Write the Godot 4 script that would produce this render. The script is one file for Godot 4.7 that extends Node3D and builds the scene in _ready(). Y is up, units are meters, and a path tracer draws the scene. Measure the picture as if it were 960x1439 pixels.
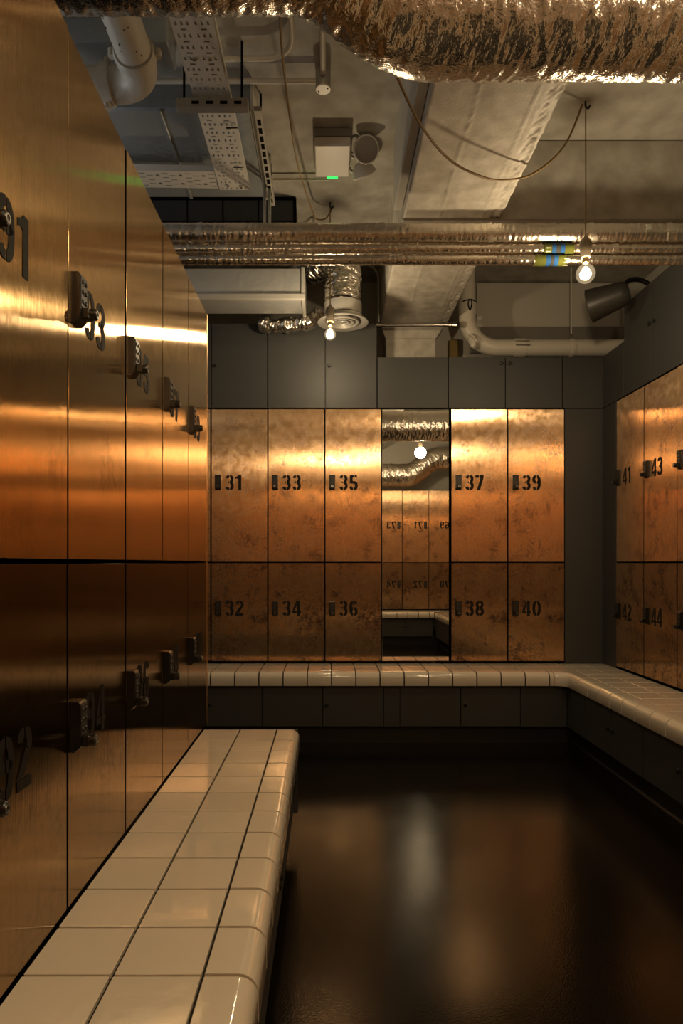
extends Node3D
# A changing room: copper lockers, white tiled benches, bare bulbs under a ceiling of ducts and pipes.
# y is up, the floor is y = 0, the camera looks along -Z. Lengths in metres.

const EYE := 1.16
const FOCAL := 965.0
var M := {}
var used := {}
var rng := RandomNumberGenerator.new()
var mesh_store := {}

# ------------------------------------------------------------------ naming
func numbered(called: String) -> String:
	var n: int = used.get(called, 0)
	used[called] = n + 1
	return called if n == 0 else "%s_%03d" % [called, n]

func tag(o: Node3D, label := "", category := "", group := "", kind := "") -> Node3D:
	if label != "": o.set_meta("label", label)
	if category != "": o.set_meta("category", category)
	if group != "": o.set_meta("group", group)
	if kind != "": o.set_meta("kind", kind)
	return o

func thing(called: String, label: String, category: String, where := Vector3.ZERO, turn := 0.0, group := "") -> Node3D:
	var o := Node3D.new()
	o.name = numbered(called)
	add_child(o)
	o.position = where
	o.rotation.y = turn
	tag(o, label, category, group)
	return o

func put(called: String, mesh: Mesh, mat: Material, parent: Node, where := Vector3.ZERO) -> MeshInstance3D:
	var o := MeshInstance3D.new()
	o.name = numbered(called) if parent == self else called
	o.mesh = mesh
	o.material_override = mat
	o.position = where
	parent.add_child(o, true)
	return o

func build(called: String, st: SurfaceTool, mat: Material, parent: Node, where := Vector3.ZERO) -> MeshInstance3D:
	return put(called, st.commit(), mat, parent, where)

func structure(called: String, st: SurfaceTool, mat: Material, label: String) -> MeshInstance3D:
	var o := build(called, st, mat, self)
	tag(o, label, "", "", "structure")
	return o

# ------------------------------------------------------------------ mesh helpers
func mb() -> SurfaceTool:
	var st := SurfaceTool.new()
	st.begin(Mesh.PRIMITIVE_TRIANGLES)
	return st

func uv_of(p: Vector3, n: Vector3) -> Vector2:
	var a := n.abs()
	if a.z >= a.x and a.z >= a.y: return Vector2(p.x, -p.y)
	if a.x >= a.y: return Vector2(p.z, -p.y)
	return Vector2(p.x, p.z)

func vtx(st: SurfaceTool, p: Vector3, n: Vector3) -> void:
	st.set_normal(n)
	st.set_uv(uv_of(p, n))
	st.add_vertex(p)

func tri(st: SurfaceTool, a: Vector3, b: Vector3, c: Vector3, n: Vector3, na = null, nb = null, nc = null) -> void:
	var x: Vector3 = n if na == null else na
	var y: Vector3 = n if nb == null else nb
	var z: Vector3 = n if nc == null else nc
	if (b - a).cross(c - a).dot(n) > 0.0:
		vtx(st, a, x); vtx(st, c, z); vtx(st, b, y)
	else:
		vtx(st, a, x); vtx(st, b, y); vtx(st, c, z)

func quad(st: SurfaceTool, a: Vector3, b: Vector3, c: Vector3, d: Vector3, n: Vector3) -> void:
	tri(st, a, b, c, n)
	tri(st, a, c, d, n)

func cbox(st: SurfaceTool, c: Vector3, s: Vector3, ch := 0.0) -> SurfaceTool:
	var h := s * 0.5
	var ax := [Vector3.RIGHT, Vector3.UP, Vector3.BACK]
	for a in 3:
		var b := (a + 1) % 3
		var d := (a + 2) % 3
		for sg in [-1.0, 1.0]:
			var n: Vector3 = ax[a] * sg
			var o: Vector3 = c + n * h[a]
			var u: Vector3 = ax[b] * (h[b] - ch)
			var v: Vector3 = ax[d] * (h[d] - ch)
			quad(st, o - u - v, o + u - v, o + u + v, o - u + v, n)
			if ch > 0.0:
				for sb in [-1.0, 1.0]:
					var p1: Vector3 = c + ax[a] * sg * h[a] + ax[b] * sb * (h[b] - ch)
					var p2: Vector3 = c + ax[a] * sg * (h[a] - ch) + ax[b] * sb * h[b]
					var w: Vector3 = ax[d] * (h[d] - ch)
					quad(st, p1 - w, p1 + w, p2 + w, p2 - w, (ax[a] * sg + ax[b] * sb).normalized())
	if ch > 0.0:
		for sx in [-1.0, 1.0]:
			for sy in [-1.0, 1.0]:
				for sz in [-1.0, 1.0]:
					var q := Vector3(sx * h.x, sy * h.y, sz * h.z)
					tri(st, c + q - Vector3(0, sy, sz) * ch, c + q - Vector3(sx, 0, sz) * ch, c + q - Vector3(sx, sy, 0) * ch, Vector3(sx, sy, sz).normalized())
	return st

# box given by its two corners
func span(st: SurfaceTool, a: Vector3, b: Vector3, ch := 0.0) -> SurfaceTool:
	return cbox(st, (a + b) * 0.5, (b - a).abs(), ch)

# tube through points; radius a number or an array
func tube(st: SurfaceTool, pts: Array, radius, segs := 12, caps := true) -> SurfaceTool:
	var n := pts.size()
	var t0: Vector3 = (pts[1] - pts[0]).normalized()
	var up := Vector3.UP if absf(t0.y) < 0.9 else Vector3.RIGHT
	var u: Vector3 = up.cross(t0).normalized()
	var rings := []
	var norms := []
	for i in n:
		var t: Vector3
		if i == 0: t = t0
		elif i == n - 1: t = (pts[n - 1] - pts[n - 2]).normalized()
		else: t = ((pts[i + 1] - pts[i]).normalized() + (pts[i] - pts[i - 1]).normalized()).normalized()
		u = (u - t * u.dot(t)).normalized()
		var v := t.cross(u)
		var r: float = radius[i] if radius is Array else radius
		var ring := []
		var nn := []
		for k in segs:
			var a := TAU * k / segs
			var d := u * cos(a) + v * sin(a)
			ring.append(pts[i] + d * r)
			nn.append(d)
		rings.append(ring)
		norms.append(nn)
	for i in n - 1:
		for k in segs:
			var k2 := (k + 1) % segs
			var mid: Vector3 = norms[i][k] + norms[i][k2]
			tri(st, rings[i][k], rings[i][k2], rings[i + 1][k2], mid, norms[i][k], norms[i][k2], norms[i + 1][k2])
			tri(st, rings[i][k], rings[i + 1][k2], rings[i + 1][k], mid, norms[i][k], norms[i + 1][k2], norms[i + 1][k])
	if caps:
		for e in [0, n - 1]:
			var t: Vector3 = (pts[0] - pts[1]).normalized() if e == 0 else (pts[n - 1] - pts[n - 2]).normalized()
			for k in range(1, segs - 1):
				tri(st, rings[e][0], rings[e][k], rings[e][k + 1], t)
	return st

# profile of (radius, height) turned round the y axis of a basis
func lathe(st: SurfaceTool, prof: Array, xf := Transform3D(), segs := 24) -> SurfaceTool:
	var m := prof.size()
	var fn := []
	for i in m - 1:
		var d: Vector2 = prof[i + 1] - prof[i]
		fn.append(Vector2(d.y, -d.x).normalized())
	for i in m - 1:
		var n0: Vector2 = fn[i]
		var n1: Vector2 = fn[i]
		if i > 0 and fn[i].dot(fn[i - 1]) > 0.8: n0 = (fn[i] + fn[i - 1]).normalized()
		if i < m - 2 and fn[i].dot(fn[i + 1]) > 0.8: n1 = (fn[i] + fn[i + 1]).normalized()
		for k in segs:
			var a := TAU * k / segs
			var b := TAU * (k + 1) / segs
			var da := Vector3(cos(a), 0, sin(a))
			var db := Vector3(cos(b), 0, sin(b))
			var p := [da * prof[i].x + Vector3.UP * prof[i].y, db * prof[i].x + Vector3.UP * prof[i].y, db * prof[i + 1].x + Vector3.UP * prof[i + 1].y, da * prof[i + 1].x + Vector3.UP * prof[i + 1].y]
			var q := [da * n0.x + Vector3.UP * n0.y, db * n0.x + Vector3.UP * n0.y, db * n1.x + Vector3.UP * n1.y, da * n1.x + Vector3.UP * n1.y]
			for j in 4:
				p[j] = xf * p[j]
				q[j] = (xf.basis * q[j]).normalized()
			var mid: Vector3 = q[0] + q[1] + q[2] + q[3]
			if not p[0].is_equal_approx(p[1]): tri(st, p[0], p[1], p[2], mid, q[0], q[1], q[2])
			if not p[2].is_equal_approx(p[3]): tri(st, p[0], p[2], p[3], mid, q[0], q[2], q[3])
	return st

# polygon in (a, b), pushed along c; xf maps (a, b, c) to space
func prism(st: SurfaceTool, poly: PackedVector2Array, c0: float, c1: float, xf := Transform3D(), smooth := 0.75) -> SurfaceTool:
	var m := poly.size()
	var area := 0.0
	for i in m: area += poly[i].cross(poly[(i + 1) % m])
	var sg := 1.0 if area > 0 else -1.0
	var fn := []
	for i in m:
		var d := poly[(i + 1) % m] - poly[i]
		fn.append(Vector2(d.y, -d.x).normalized() * sg)
	for i in m:
		var f: Vector2 = fn[i]
		var pr: Vector2 = fn[(i + m - 1) % m]
		var nx: Vector2 = fn[(i + 1) % m]
		var n0 := (f + pr).normalized() if f.dot(pr) > smooth else f
		var n1 := (f + nx).normalized() if f.dot(nx) > smooth else f
		var a := poly[i]
		var b := poly[(i + 1) % m]
		var pa := xf * Vector3(a.x, a.y, c0)
		var pb := xf * Vector3(b.x, b.y, c0)
		var pc := xf * Vector3(b.x, b.y, c1)
		var pd := xf * Vector3(a.x, a.y, c1)
		var v0 := (xf.basis * Vector3(n0.x, n0.y, 0)).normalized()
		var v1 := (xf.basis * Vector3(n1.x, n1.y, 0)).normalized()
		tri(st, pa, pb, pc, v0 + v1, v0, v1, v1)
		tri(st, pa, pc, pd, v0 + v1, v0, v1, v0)
	var idx := Geometry2D.triangulate_polygon(poly)
	for e in [[c0, -1.0], [c1, 1.0]]:
		var n := (xf.basis * Vector3(0, 0, (c1 - c0) * e[1])).normalized()
		for i in range(0, idx.size(), 3):
			var q := []
			for j in 3: q.append(xf * Vector3(poly[idx[i + j]].x, poly[idx[i + j]].y, e[0]))
			tri(st, q[0], q[1], q[2], n)
	return st

# grid of points (rows of equal length) as one smooth sheet
func sheet(rows: Array, closed: bool) -> ArrayMesh:
	var n := rows.size()
	var m: int = rows[0].size()
	var v := PackedVector3Array()
	var ix := PackedInt32Array()
	var uvs := PackedVector2Array()
	for i in n:
		for k in m:
			v.append(rows[i][k])
			uvs.append(Vector2(float(k) / m, i * 0.01))
	for i in n - 1:
		for k in (m if closed else m - 1):
			var k2 := (k + 1) % m
			ix.append_array([i * m + k, i * m + k2, (i + 1) * m + k2, i * m + k, (i + 1) * m + k2, (i + 1) * m + k])
	var nor := PackedVector3Array()
	nor.resize(v.size())
	for i in range(0, ix.size(), 3):
		var f := (v[ix[i + 2]] - v[ix[i]]).cross(v[ix[i + 1]] - v[ix[i]])
		for j in 3: nor[ix[i + j]] += f
	for i in nor.size(): nor[i] = nor[i].normalized()
	var arr := []
	arr.resize(Mesh.ARRAY_MAX)
	arr[Mesh.ARRAY_VERTEX] = v
	arr[Mesh.ARRAY_NORMAL] = nor
	arr[Mesh.ARRAY_TEX_UV] = uvs
	arr[Mesh.ARRAY_INDEX] = ix
	var am := ArrayMesh.new()
	am.add_surface_from_arrays(Mesh.PRIMITIVE_TRIANGLES, arr)
	return am

# smooth curve through a few points
func curve(pts: Array, steps := 8) -> Array:
	var out := []
	var n := pts.size()
	for i in n - 1:
		var p0: Vector3 = pts[maxi(i - 1, 0)]
		var p3: Vector3 = pts[mini(i + 2, n - 1)]
		for s in steps:
			out.append(pts[i].cubic_interpolate(pts[i + 1], p0, p3, float(s) / steps))
	out.append(pts[n - 1])
	return out

# wrinkled foil skin round a path
func foil_sheet(path: Array, radii: Array, around: int, big: float, fine: float, sd: int, stretch := 1.0) -> ArrayMesh:
	var nz := FastNoiseLite.new()
	nz.seed = sd
	nz.noise_type = FastNoiseLite.TYPE_CELLULAR
	nz.cellular_return_type = FastNoiseLite.RETURN_DISTANCE
	nz.fractal_type = FastNoiseLite.FRACTAL_NONE
	nz.frequency = 1.0
	var n2 := FastNoiseLite.new()
	n2.seed = sd + 7
	n2.noise_type = FastNoiseLite.TYPE_SIMPLEX
	n2.fractal_type = FastNoiseLite.FRACTAL_RIDGED
	n2.fractal_octaves = 3
	n2.frequency = 1.0
	var rows := []
	var t0: Vector3 = (path[1] - path[0]).normalized()
	var u: Vector3 = (Vector3.UP if absf(t0.y) < 0.9 else Vector3.BACK).cross(t0).normalized()
	var s := 0.0
	for i in path.size():
		var t: Vector3 = (path[mini(i + 1, path.size() - 1)] - path[maxi(i - 1, 0)]).normalized()
		u = (u - t * u.dot(t)).normalized()
		var v := t.cross(u)
		if i > 0: s += path[i].distance_to(path[i - 1])
		var row := []
		for k in around:
			var a := -TAU * k / around
			var d := u * cos(a) + v * sin(a)
			var c: Vector3 = d * radii[i]
			var q := Vector3(s * stretch, c.dot(u), c.dot(v))
			var w := nz.get_noise_3dv(q * 12.0 * Vector3(1.0, 0.6, 0.6)) * big + n2.get_noise_3dv(q * 19.0 * Vector3(1.0, 0.4, 0.4)) * fine
			row.append(path[i] + d * (radii[i] + w))
		rows.append(row)
	return sheet(rows, true)

func even_path(pts: Array, step: float) -> Array:
	var out := [pts[0]]
	var carry := 0.0
	for i in pts.size() - 1:
		var a: Vector3 = pts[i]
		var b: Vector3 = pts[i + 1]
		var len := a.distance_to(b)
		var s := step - carry
		while s <= len:
			out.append(a.lerp(b, s / len))
			s += step
		carry = len - (s - step)
	return out

# ------------------------------------------------------------------ textures and materials
func noise_image(w: int, h: int, freq: float, sd: int, oct := 4, type := FastNoiseLite.TYPE_SIMPLEX_SMOOTH) -> Image:
	var n := FastNoiseLite.new()
	n.seed = sd
	n.noise_type = type
	n.frequency = freq
	n.fractal_octaves = oct
	if type == FastNoiseLite.TYPE_CELLULAR: n.cellular_return_type = FastNoiseLite.RETURN_DISTANCE
	return n.get_seamless_image(w, h)

func tex(im: Image) -> ImageTexture:
	return ImageTexture.create_from_image(im)

# copper patina: colour (multiplied with the metal) and roughness, 512 px for 1.28 m
func patina(sd: int, wear: float) -> Array:
	var n := 512
	var big := noise_image(n, n, 0.009, sd, 5).get_data()
	var mid := noise_image(n, n, 0.035, sd + 1, 4).get_data()
	var fine := noise_image(n, n, 0.12, sd + 2, 3).get_data()
	var lines := noise_image(n, 16, 0.25, sd + 3, 2)
	lines.resize(n, n, Image.INTERPOLATE_CUBIC)
	var ln := lines.get_data()
	var scr := Image.create(n, n, false, Image.FORMAT_L8)
	scr.fill(Color(0.5, 0.5, 0.5))
	var r := RandomNumberGenerator.new()
	r.seed = sd
	for i in int(70 * wear):      # curved wipe marks and scratches
		var c := Vector2(r.randf() * n, r.randf() * n)
		var rad := r.randf_range(20, 130)
		var a0 := r.randf() * TAU
		var ln2 := r.randf_range(0.2, 0.9)
		var tone := r.randf_range(0.25, 0.85)
		var steps := int(rad * ln2 * 1.5)
		for s in steps:
			var p := c + Vector2.from_angle(a0 + ln2 * s / steps) * rad
			var cl := Color(tone, tone, tone)
			scr.set_pixel(posmod(int(p.x), n), posmod(int(p.y), n), cl)
			if i % 3 == 0: scr.set_pixel(posmod(int(p.x) + 1, n), posmod(int(p.y), n), cl)
	var sc := scr.get_data()
	var col := PackedByteArray()
	col.resize(n * n * 3)
	var rou := PackedByteArray()
	rou.resize(n * n)
	for i in n * n:
		var b := big[i] / 255.0
		var m := mid[i] / 255.0
		var f := fine[i] / 255.0
		var stain := smoothstep(0.42, 0.95, b * 0.45 + m * 0.35 + f * 0.20) * wear
		var s: float = (sc[i] / 255.0 - 0.5) * 0.22 * wear
		var k: float = 1.0 - 0.46 * stain - (f - 0.5) * 0.22 * wear + (ln[i] / 255.0 - 0.5) * 0.10 + s
		col[i * 3] = int(255 * clampf(k, 0, 1))
		col[i * 3 + 1] = int(255 * clampf(k * (1.0 - 0.05 * stain + (m - 0.5) * 0.10 * wear), 0, 1))
		col[i * 3 + 2] = int(255 * clampf(k * (1.0 + (m - 0.5) * 0.25 * wear), 0, 1))
		rou[i] = int(255 * clampf(0.62 + (m - 0.5) * 0.5 * wear + (f - 0.5) * 0.15 + stain * 0.25 + absf(s) * 0.8, 0.3, 1))
	return [tex(Image.create_from_data(n, n, false, Image.FORMAT_RGB8, col)), tex(Image.create_from_data(n, n, false, Image.FORMAT_L8, rou))]

func mat(c: Color, rough: float, metal := 0.0) -> StandardMaterial3D:
	var m := StandardMaterial3D.new()
	m.albedo_color = c.linear_to_srgb()
	m.roughness = rough
	m.metallic = metal
	return m

func bumpy(m: StandardMaterial3D, t: Texture2D, depth_cm: float, scale: float, world := true) -> StandardMaterial3D:
	m.heightmap_enabled = true
	m.heightmap_texture = t
	m.heightmap_scale = depth_cm
	m.uv1_triplanar = true
	m.uv1_world_triplanar = world
	m.uv1_scale = Vector3.ONE * scale
	return m

func materials() -> void:
	var grain := noise_image(512, 24, 0.35, 3, 2)      # vertical brushing: varies along x only
	grain.resize(512, 512, Image.INTERPOLATE_CUBIC)
	var brush := tex(grain)
	var p_heavy := patina(11, 0.8)
	var p_dull := patina(93, 1.15)
	var p_light := patina(47, 0.28)
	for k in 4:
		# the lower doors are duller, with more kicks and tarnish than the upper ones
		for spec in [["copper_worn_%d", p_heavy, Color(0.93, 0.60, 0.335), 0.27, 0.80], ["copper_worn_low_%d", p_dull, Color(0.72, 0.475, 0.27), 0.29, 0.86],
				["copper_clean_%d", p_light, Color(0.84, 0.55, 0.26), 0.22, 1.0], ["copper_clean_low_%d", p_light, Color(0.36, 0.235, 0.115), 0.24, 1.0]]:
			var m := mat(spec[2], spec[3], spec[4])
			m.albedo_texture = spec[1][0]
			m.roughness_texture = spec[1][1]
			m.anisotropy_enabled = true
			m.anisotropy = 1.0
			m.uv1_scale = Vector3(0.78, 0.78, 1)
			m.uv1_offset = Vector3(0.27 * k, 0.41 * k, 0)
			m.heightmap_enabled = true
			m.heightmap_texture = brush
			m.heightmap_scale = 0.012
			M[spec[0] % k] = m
	M.copper_plain = mat(Color(0.84, 0.52, 0.225), 0.3, 1.0)

	var speck := tex(noise_image(512, 512, 0.09, 21, 4))
	var soft := tex(noise_image(512, 512, 0.02, 22, 5))
	var grit := tex(noise_image(512, 512, 0.25, 23, 3))
	var crease := tex(noise_image(512, 512, 0.06, 24, 2, FastNoiseLite.TYPE_CELLULAR))

	var ramp := Gradient.new()
	ramp.set_color(0, Color(0.80, 0.79, 0.77)); ramp.set_color(1, Color(1, 1, 1))
	var wear := NoiseTexture2D.new()
	var wn := FastNoiseLite.new()
	wn.seed = 31; wn.frequency = 0.012; wn.fractal_octaves = 5
	wear.noise = wn; wear.seamless = true; wear.color_ramp = ramp; wear.width = 512; wear.height = 512

	M.concrete = bumpy(mat(Color(0.45, 0.43, 0.385), 0.75), soft, 0.10, 0.9)
	M.concrete.albedo_texture = wear
	M.plaster = bumpy(mat(Color(0.48, 0.46, 0.41), 0.7), soft, 0.12, 0.7)
	M.beam_paint = bumpy(mat(Color(0.60, 0.57, 0.51), 0.62), speck, 0.06, 1.3)
	M.beam_paint.albedo_texture = wear
	M.grey_paint = bumpy(mat(Color(0.036, 0.037, 0.036), 0.52), speck, 0.03, 3.0)
	M.grey_door = bumpy(mat(Color(0.040, 0.041, 0.040), 0.52), speck, 0.02, 3.0)
	M.dark = mat(Color(0.006, 0.0055, 0.005), 0.85)
	M.dark.metallic_specular = 0.15
	M.dark_gap = mat(Color(0.010, 0.009, 0.008), 0.8)
	M.toe = mat(Color(0.010, 0.009, 0.009), 0.5)
	var fl := mat(Color(0.018, 0.013, 0.008), 0.175)
	bumpy(fl, grit, 0.030, 1.15)
	var fr := Gradient.new()
	fr.offsets = PackedFloat32Array([0.0, 0.55, 0.75, 1.0])
	fr.colors = PackedColorArray([Color(0.45, 0.45, 0.45), Color(0.5, 0.5, 0.5), Color(0.9, 0.86, 0.8), Color(1, 1, 1)])
	var fleck := NoiseTexture2D.new()
	var fnz := FastNoiseLite.new()
	fnz.seed = 71; fnz.frequency = 0.28; fnz.fractal_octaves = 2
	fleck.noise = fnz; fleck.seamless = true; fleck.color_ramp = fr; fleck.width = 512; fleck.height = 512
	fl.albedo_texture = fleck
	fl.metallic_specular = 0.36
	M.floor = fl
	for k in 3:
		var t := mat([Color(0.70, 0.65, 0.55), Color(0.68, 0.63, 0.53), Color(0.72, 0.665, 0.56)][k], 0.10)
		bumpy(t, soft, 0.05, 1.7)
		t.clearcoat_enabled = true
		t.clearcoat = 0.6
		t.clearcoat_roughness = 0.04
		M["tile_%d" % k] = t
	M.grout = mat(Color(0.020, 0.017, 0.014), 0.8)
	M.foil = bumpy(mat(Color(0.80, 0.75, 0.68), 0.24, 1.0), crease, 0.14, 4.0)
	M.foil_pipe = bumpy(mat(Color(0.74, 0.68, 0.60), 0.20, 1.0), crease, 0.08, 7.0)
	M.foil_tape = bumpy(mat(Color(0.78, 0.73, 0.65), 0.22, 1.0), crease, 0.10, 9.0)
	M.galv = bumpy(mat(Color(0.33, 0.355, 0.37), 0.42, 0.6), soft, 0.35, 0.8)
	M.galv_lit = bumpy(mat(Color(0.66, 0.67, 0.66), 0.38, 0.45), soft, 0.25, 0.8)  # lighter copy of galv: light falling on the rectangular duct, put into its colour
	M.galv_tray = mat(Color(0.62, 0.60, 0.55), 0.5, 0.3)
	M.steel = mat(Color(0.62, 0.60, 0.56), 0.25, 1.0)
	M.steel_dull = mat(Color(0.52, 0.50, 0.46), 0.38, 0.7)
	M.strut = mat(Color(0.38, 0.36, 0.32), 0.5, 0.6)
	M.cast = bumpy(mat(Color(0.50, 0.46, 0.39), 0.45), speck, 0.10, 3.0)
	M.cast_light = bumpy(mat(Color(0.62, 0.58, 0.50), 0.40), speck, 0.06, 3.0)
	M.rust = mat(Color(0.12, 0.05, 0.02), 0.9)
	M.black = mat(Color(0.006, 0.0055, 0.005), 0.32)
	M.black_face = mat(Color(0.035, 0.032, 0.028), 0.38)
	M.black_print = mat(Color(0.013, 0.012, 0.011), 0.65)
	M.black_print.metallic_specular = 0.3
	M.knob = mat(Color(0.015, 0.015, 0.015), 0.3)
	M.mirror = mat(Color(0.93, 0.92, 0.89), 0.0, 1.0)
	M.white_plastic = mat(Color(0.66, 0.63, 0.57), 0.4)
	M.grey_plastic = mat(Color(0.20, 0.185, 0.165), 0.4)
	M.lens = mat(Color(0.30, 0.275, 0.25), 0.25)
	M.cable = mat(Color(0.20, 0.125, 0.04), 0.6)
	M.holder = mat(Color(0.24, 0.20, 0.14), 0.4)
	M.brass = mat(Color(0.8, 0.6, 0.32), 0.25, 1.0)
	M.dark_panel = bumpy(mat(Color(0.035, 0.038, 0.042), 0.45), soft, 0.3, 1.0)
	M.board = mat(Color(0.52, 0.49, 0.43), 0.7)
	M.band_green = mat(Color(0.040, 0.044, 0.007), 0.8)
	M.band_green.metallic_specular = 0.2
	M.band_blue = mat(Color(0.007, 0.036, 0.11), 0.8)
	M.band_blue.metallic_specular = 0.2
	M.band_black = mat(Color(0.02, 0.02, 0.02), 0.8)
	M.band_black.metallic_specular = 0.2
	M.band_white = mat(Color(0.22, 0.22, 0.18), 0.8)
	M.band_white.metallic_specular = 0.2
	M.yellow = mat(Color(0.16, 0.11, 0.03), 0.8)
	var glass := StandardMaterial3D.new()
	glass.albedo_color = Color(1, 1, 1, 0.002)
	glass.transparency = BaseMaterial3D.TRANSPARENCY_ALPHA
	glass.roughness = 0.004
	M.glass = glass
	M.glow = mat(Color(0.9, 0.8, 0.6), 0.4)
	M.glow.emission_enabled = true
	M.glow.emission = Color(1.0, 0.86, 0.60)
	M.glow.emission_energy_multiplier = 26.0
	M.led_white = mat(Color(0.8, 0.8, 0.8), 0.4)
	M.led_white.emission_enabled = true
	M.led_white.emission = Color(0.95, 0.97, 1.0)
	M.led_white.emission_energy_multiplier = 6.0
	M.led_green = mat(Color(0.1, 0.6, 0.3), 0.3)
	M.led_green.emission_enabled = true
	M.led_green.emission = Color(0.10, 1.0, 0.42)
	M.led_green.emission_energy_multiplier = 1.5

# ------------------------------------------------------------------ stencil digits
func sup(a: float, r: Vector2) -> Vector2:
	var e := 2.0 / 2.5
	return Vector2(signf(cos(a)) * pow(absf(cos(a)), e) * r.x, signf(sin(a)) * pow(absf(sin(a)), e) * r.y)

func arc_band(c: Vector2, ro: Vector2, ri: Vector2, d0: float, d1: float) -> PackedVector2Array:
	var p := PackedVector2Array()
	var n := 12
	for i in n + 1: p.append(c + sup(deg_to_rad(lerpf(d0, d1, float(i) / n)), ro))
	for i in n + 1: p.append(c + sup(deg_to_rad(lerpf(d1, d0, float(i) / n)), ri))
	return p

func rect(x0: float, y0: float, x1: float, y1: float) -> PackedVector2Array:
	return PackedVector2Array([Vector2(x0, y0), Vector2(x1, y0), Vector2(x1, y1), Vector2(x0, y1)])

func digit_polys(d: int) -> Array:
	var c0 := Vector2(0.28, 0.5)
	var lo := Vector2(0.28, 0.285)
	var hi := Vector2(0.28, 0.745)
	var RO := Vector2(0.28, 0.285)
	var RI := Vector2(0.095, 0.115)
	var SO := Vector2(0.265, 0.255)
	var SI := Vector2(0.09, 0.095)
	var polys := []
	var gaps := [rect(0.255, -0.1, 0.305, 1.1)]
	match d:
		0: polys = [arc_band(c0, Vector2(0.28, 0.5), Vector2(0.095, 0.33), 90, 270), arc_band(c0, Vector2(0.28, 0.5), Vector2(0.095, 0.33), -90, 90)]
		1:
			polys = [rect(0.19, 0, 0.39, 1), PackedVector2Array([Vector2(0.0, 0.74), Vector2(0.1, 0.79), Vector2(0.19, 0.74), Vector2(0.19, 1.0), Vector2(0.14, 0.93), Vector2(0.0, 0.87)])]
			gaps = []
		2:
			polys = [arc_band(hi, SO, SI, -38, 90), arc_band(hi, SO, SI, 90, 172), PackedVector2Array([Vector2(0.47, 0.585), Vector2(0.33, 0.66), Vector2(0.0, 0.21), Vector2(0.25, 0.21)]), rect(0, 0, 0.53, 0.17)]
			gaps = [rect(0.255, 0.75, 0.305, 1.1)]
		3: polys = [arc_band(hi, SO, SI, -90, 90), arc_band(hi, SO, SI, 90, 168), arc_band(lo, RO, RI, -90, 90), arc_band(lo, RO, RI, 192, 270), rect(0.17, 0.47, 0.4, 0.575)]
		4:
			polys = [rect(0.315, 0, 0.50, 1), PackedVector2Array([Vector2(0.275, 1.0), Vector2(0.275, 0.70), Vector2(0.165, 0.36), Vector2(0.0, 0.36)]), rect(0, 0.175, 0.275, 0.32), rect(0.5, 0.175, 0.58, 0.32)]
			gaps = []
		5:
			polys = [rect(0.04, 0.44, 0.225, 1.0), rect(0.2, 0.83, 0.50, 1.0), arc_band(lo + Vector2(0, 0.01), Vector2(0.28, 0.31), Vector2(0.095, 0.135), -90, 110), arc_band(lo + Vector2(0, 0.01), Vector2(0.28, 0.31), Vector2(0.095, 0.135), 190, 270)]
			gaps = [rect(0.255, -0.1, 0.305, 0.25), rect(0.30, 0.75, 0.345, 1.1)]
		6: polys = [arc_band(lo, RO, RI, -90, 90), arc_band(lo, RO, RI, 90, 150), arc_band(c0, Vector2(0.28, 0.5), Vector2(0.095, 0.33), 90, 270), arc_band(c0 + Vector2(0, 0.24), Vector2(0.27, 0.26), Vector2(0.095, 0.1), 14, 90)]
		7:
			polys = [rect(0, 0.82, 0.235, 1.0), PackedVector2Array([Vector2(0.275, 1.0), Vector2(0.275, 0.82), Vector2(0.335, 0.82), Vector2(0.10, 0.0), Vector2(0.30, 0.0), Vector2(0.54, 0.82), Vector2(0.54, 1.0)])]
			gaps = []
		8: polys = [arc_band(hi, SO, SI, -90, 90), arc_band(hi, SO, SI, 90, 270), arc_band(lo, RO, RI, -90, 90), arc_band(lo, RO, RI, 90, 270)]
		9:
			for p in digit_polys(6):
				var q := PackedVector2Array()
				for v in p: q.append(Vector2(0.56, 1.0) - v)
				polys.append(q)
			gaps = []
	var out := []
	for p in polys:
		var left := [p]
		for g in gaps:
			var nxt := []
			for q in left: nxt.append_array(Geometry2D.clip_polygons(q, g))
			left = nxt
		out.append_array(left)
	return out

func digit_mesh(d: int) -> Mesh:
	var key := "digit%d" % d
	if not mesh_store.has(key):
		var st := mb()
		for p in digit_polys(d):
			var q := PackedVector2Array()
			for v in p: q.append(v * 0.104)
			prism(st, q, 0.0, 0.0008, Transform3D(), 0.8)
		mesh_store[key] = st.commit()
	return mesh_store[key]

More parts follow.
